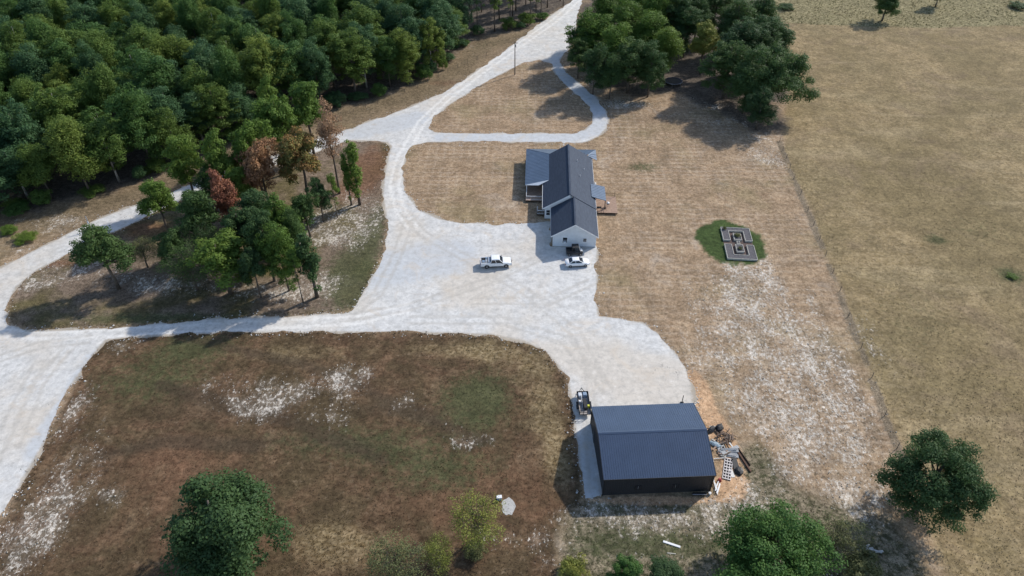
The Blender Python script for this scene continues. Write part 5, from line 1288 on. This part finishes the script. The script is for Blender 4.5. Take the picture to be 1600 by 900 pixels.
def tall_col(x, y, g):
    r = g.random(len(x)); n = sst(.42, .6, fbm(x, y, 11, 3, 4)); one = np.ones((len(x), 3))
    return mixc(mixc(one*(.15, .14, .065), one*(.2, .18, .085), r), mixc(one*(.23, .19, .1), one*(.29, .24, .13), r), n)
tuft_stuff('tall_grass', 60000, 32, 'tall rough grass band along the far edge of the pasture', 'tall grass', tall_pick, lambda x, y, g: .18+.35*g.random(len(x)), .075, 4, tall_col)
# pale stones on the bare ground
g = np.random.default_rng(44); n = 60000
y = 44+(235-44)*g.random(n)**1.3; x = (g.random(n)*2-1)*(y*.766+53.4)*.73
L = layers(x, y); f = near_edge(x, y)
k = (f < -.3) & (g.random(n) < np.clip((L['pale']-.25)*.6+L['fence']*.4, 0, .7)) & ~keepout(x, y) & (L['garden'] < .3)
x, y = x[k][:9000], y[k][:9000]; n = len(x)
oct_ = np.array([(1, 0, 0), (0, 1, 0), (-1, 0, 0), (0, -1, 0), (0, 0, .8), (0, 0, -.5)], float); of = np.array([(0, 1, 4), (1, 2, 4), (2, 3, 4), (3, 0, 4), (1, 0, 5), (2, 1, 5), (3, 2, 5), (0, 3, 5)])
V = oct_[None]*(1+.35*g.normal(size=(n, 6, 3)))*((.04+.10*g.random(n)**2.5)[:, None, None]); V += np.stack([x, y, np.full(n, .03)], -1)[:, None, :]
F = (of[None]+6*np.arange(n)[:, None, None]).reshape(-1, 3)
M['stone'] = plain('pale_limestone', (.43, .395, .345), .9, 0, .15, var=.25, sc=.8)
tag(link('limestone_rubble', np_mesh('limestone_rubble', V.reshape(-1, 3), F, M['stone'])), 'pale limestone rubble scattered over bare soil', 'stones', kind='stuff')
g = np.random.default_rng(46); n = 160000
y = 44+(235-44)*g.random(n)**1.3; x = (g.random(n)*2-1)*(y*.766+53.4)*.73; f = near_edge(x, y)
k = (f < .1) & (g.random(n) < np.exp(f/.45)*.9) & ~keepout(x, y); x, y = x[k][:8000], y[k][:8000]; n = len(x)
V = oct_[None]*(1+.35*g.normal(size=(n, 6, 3)))*((.05+.08*g.random(n)**2)[:, None, None])*np.array([1.4, 1.4, .6]); V += np.stack([x, y, np.full(n, .02)], -1)[:, None, :]
F = (of[None]+6*np.arange(n)[:, None, None]).reshape(-1, 3)
M['spill'] = plain('loose_white_gravel', (.56, .545, .52), .9, 0, .15, var=.2, sc=.8)
tag(link('loose_gravel', np_mesh('loose_gravel', V.reshape(-1, 3), F, M['spill'])), 'loose white gravel spilled along the edges of the drive', 'gravel', kind='stuff')
# dark weeds on the gravel
def weed_pick(x, y, g):
    f = near_edge(x, y); c = vnoise(x/1.3, y/1.3, 77)*vnoise(x/6, y/6, 78)
    return (f > .4) & (c > .62) & ~keepout(x, y)
def weed_col(x, y, g):
    r = g.random(len(x)); one = np.ones((len(x), 3)); return mixc(one*(.06, .055, .035), one*(.14, .12, .08), r)
tuft_stuff('gravel_weeds', 60000, 33, 'small dark weeds and leaves scattered on the gravel', 'weeds', weed_pick, lambda x, y, g: .04+.08*g.random(len(x)), .05, 3, weed_col)
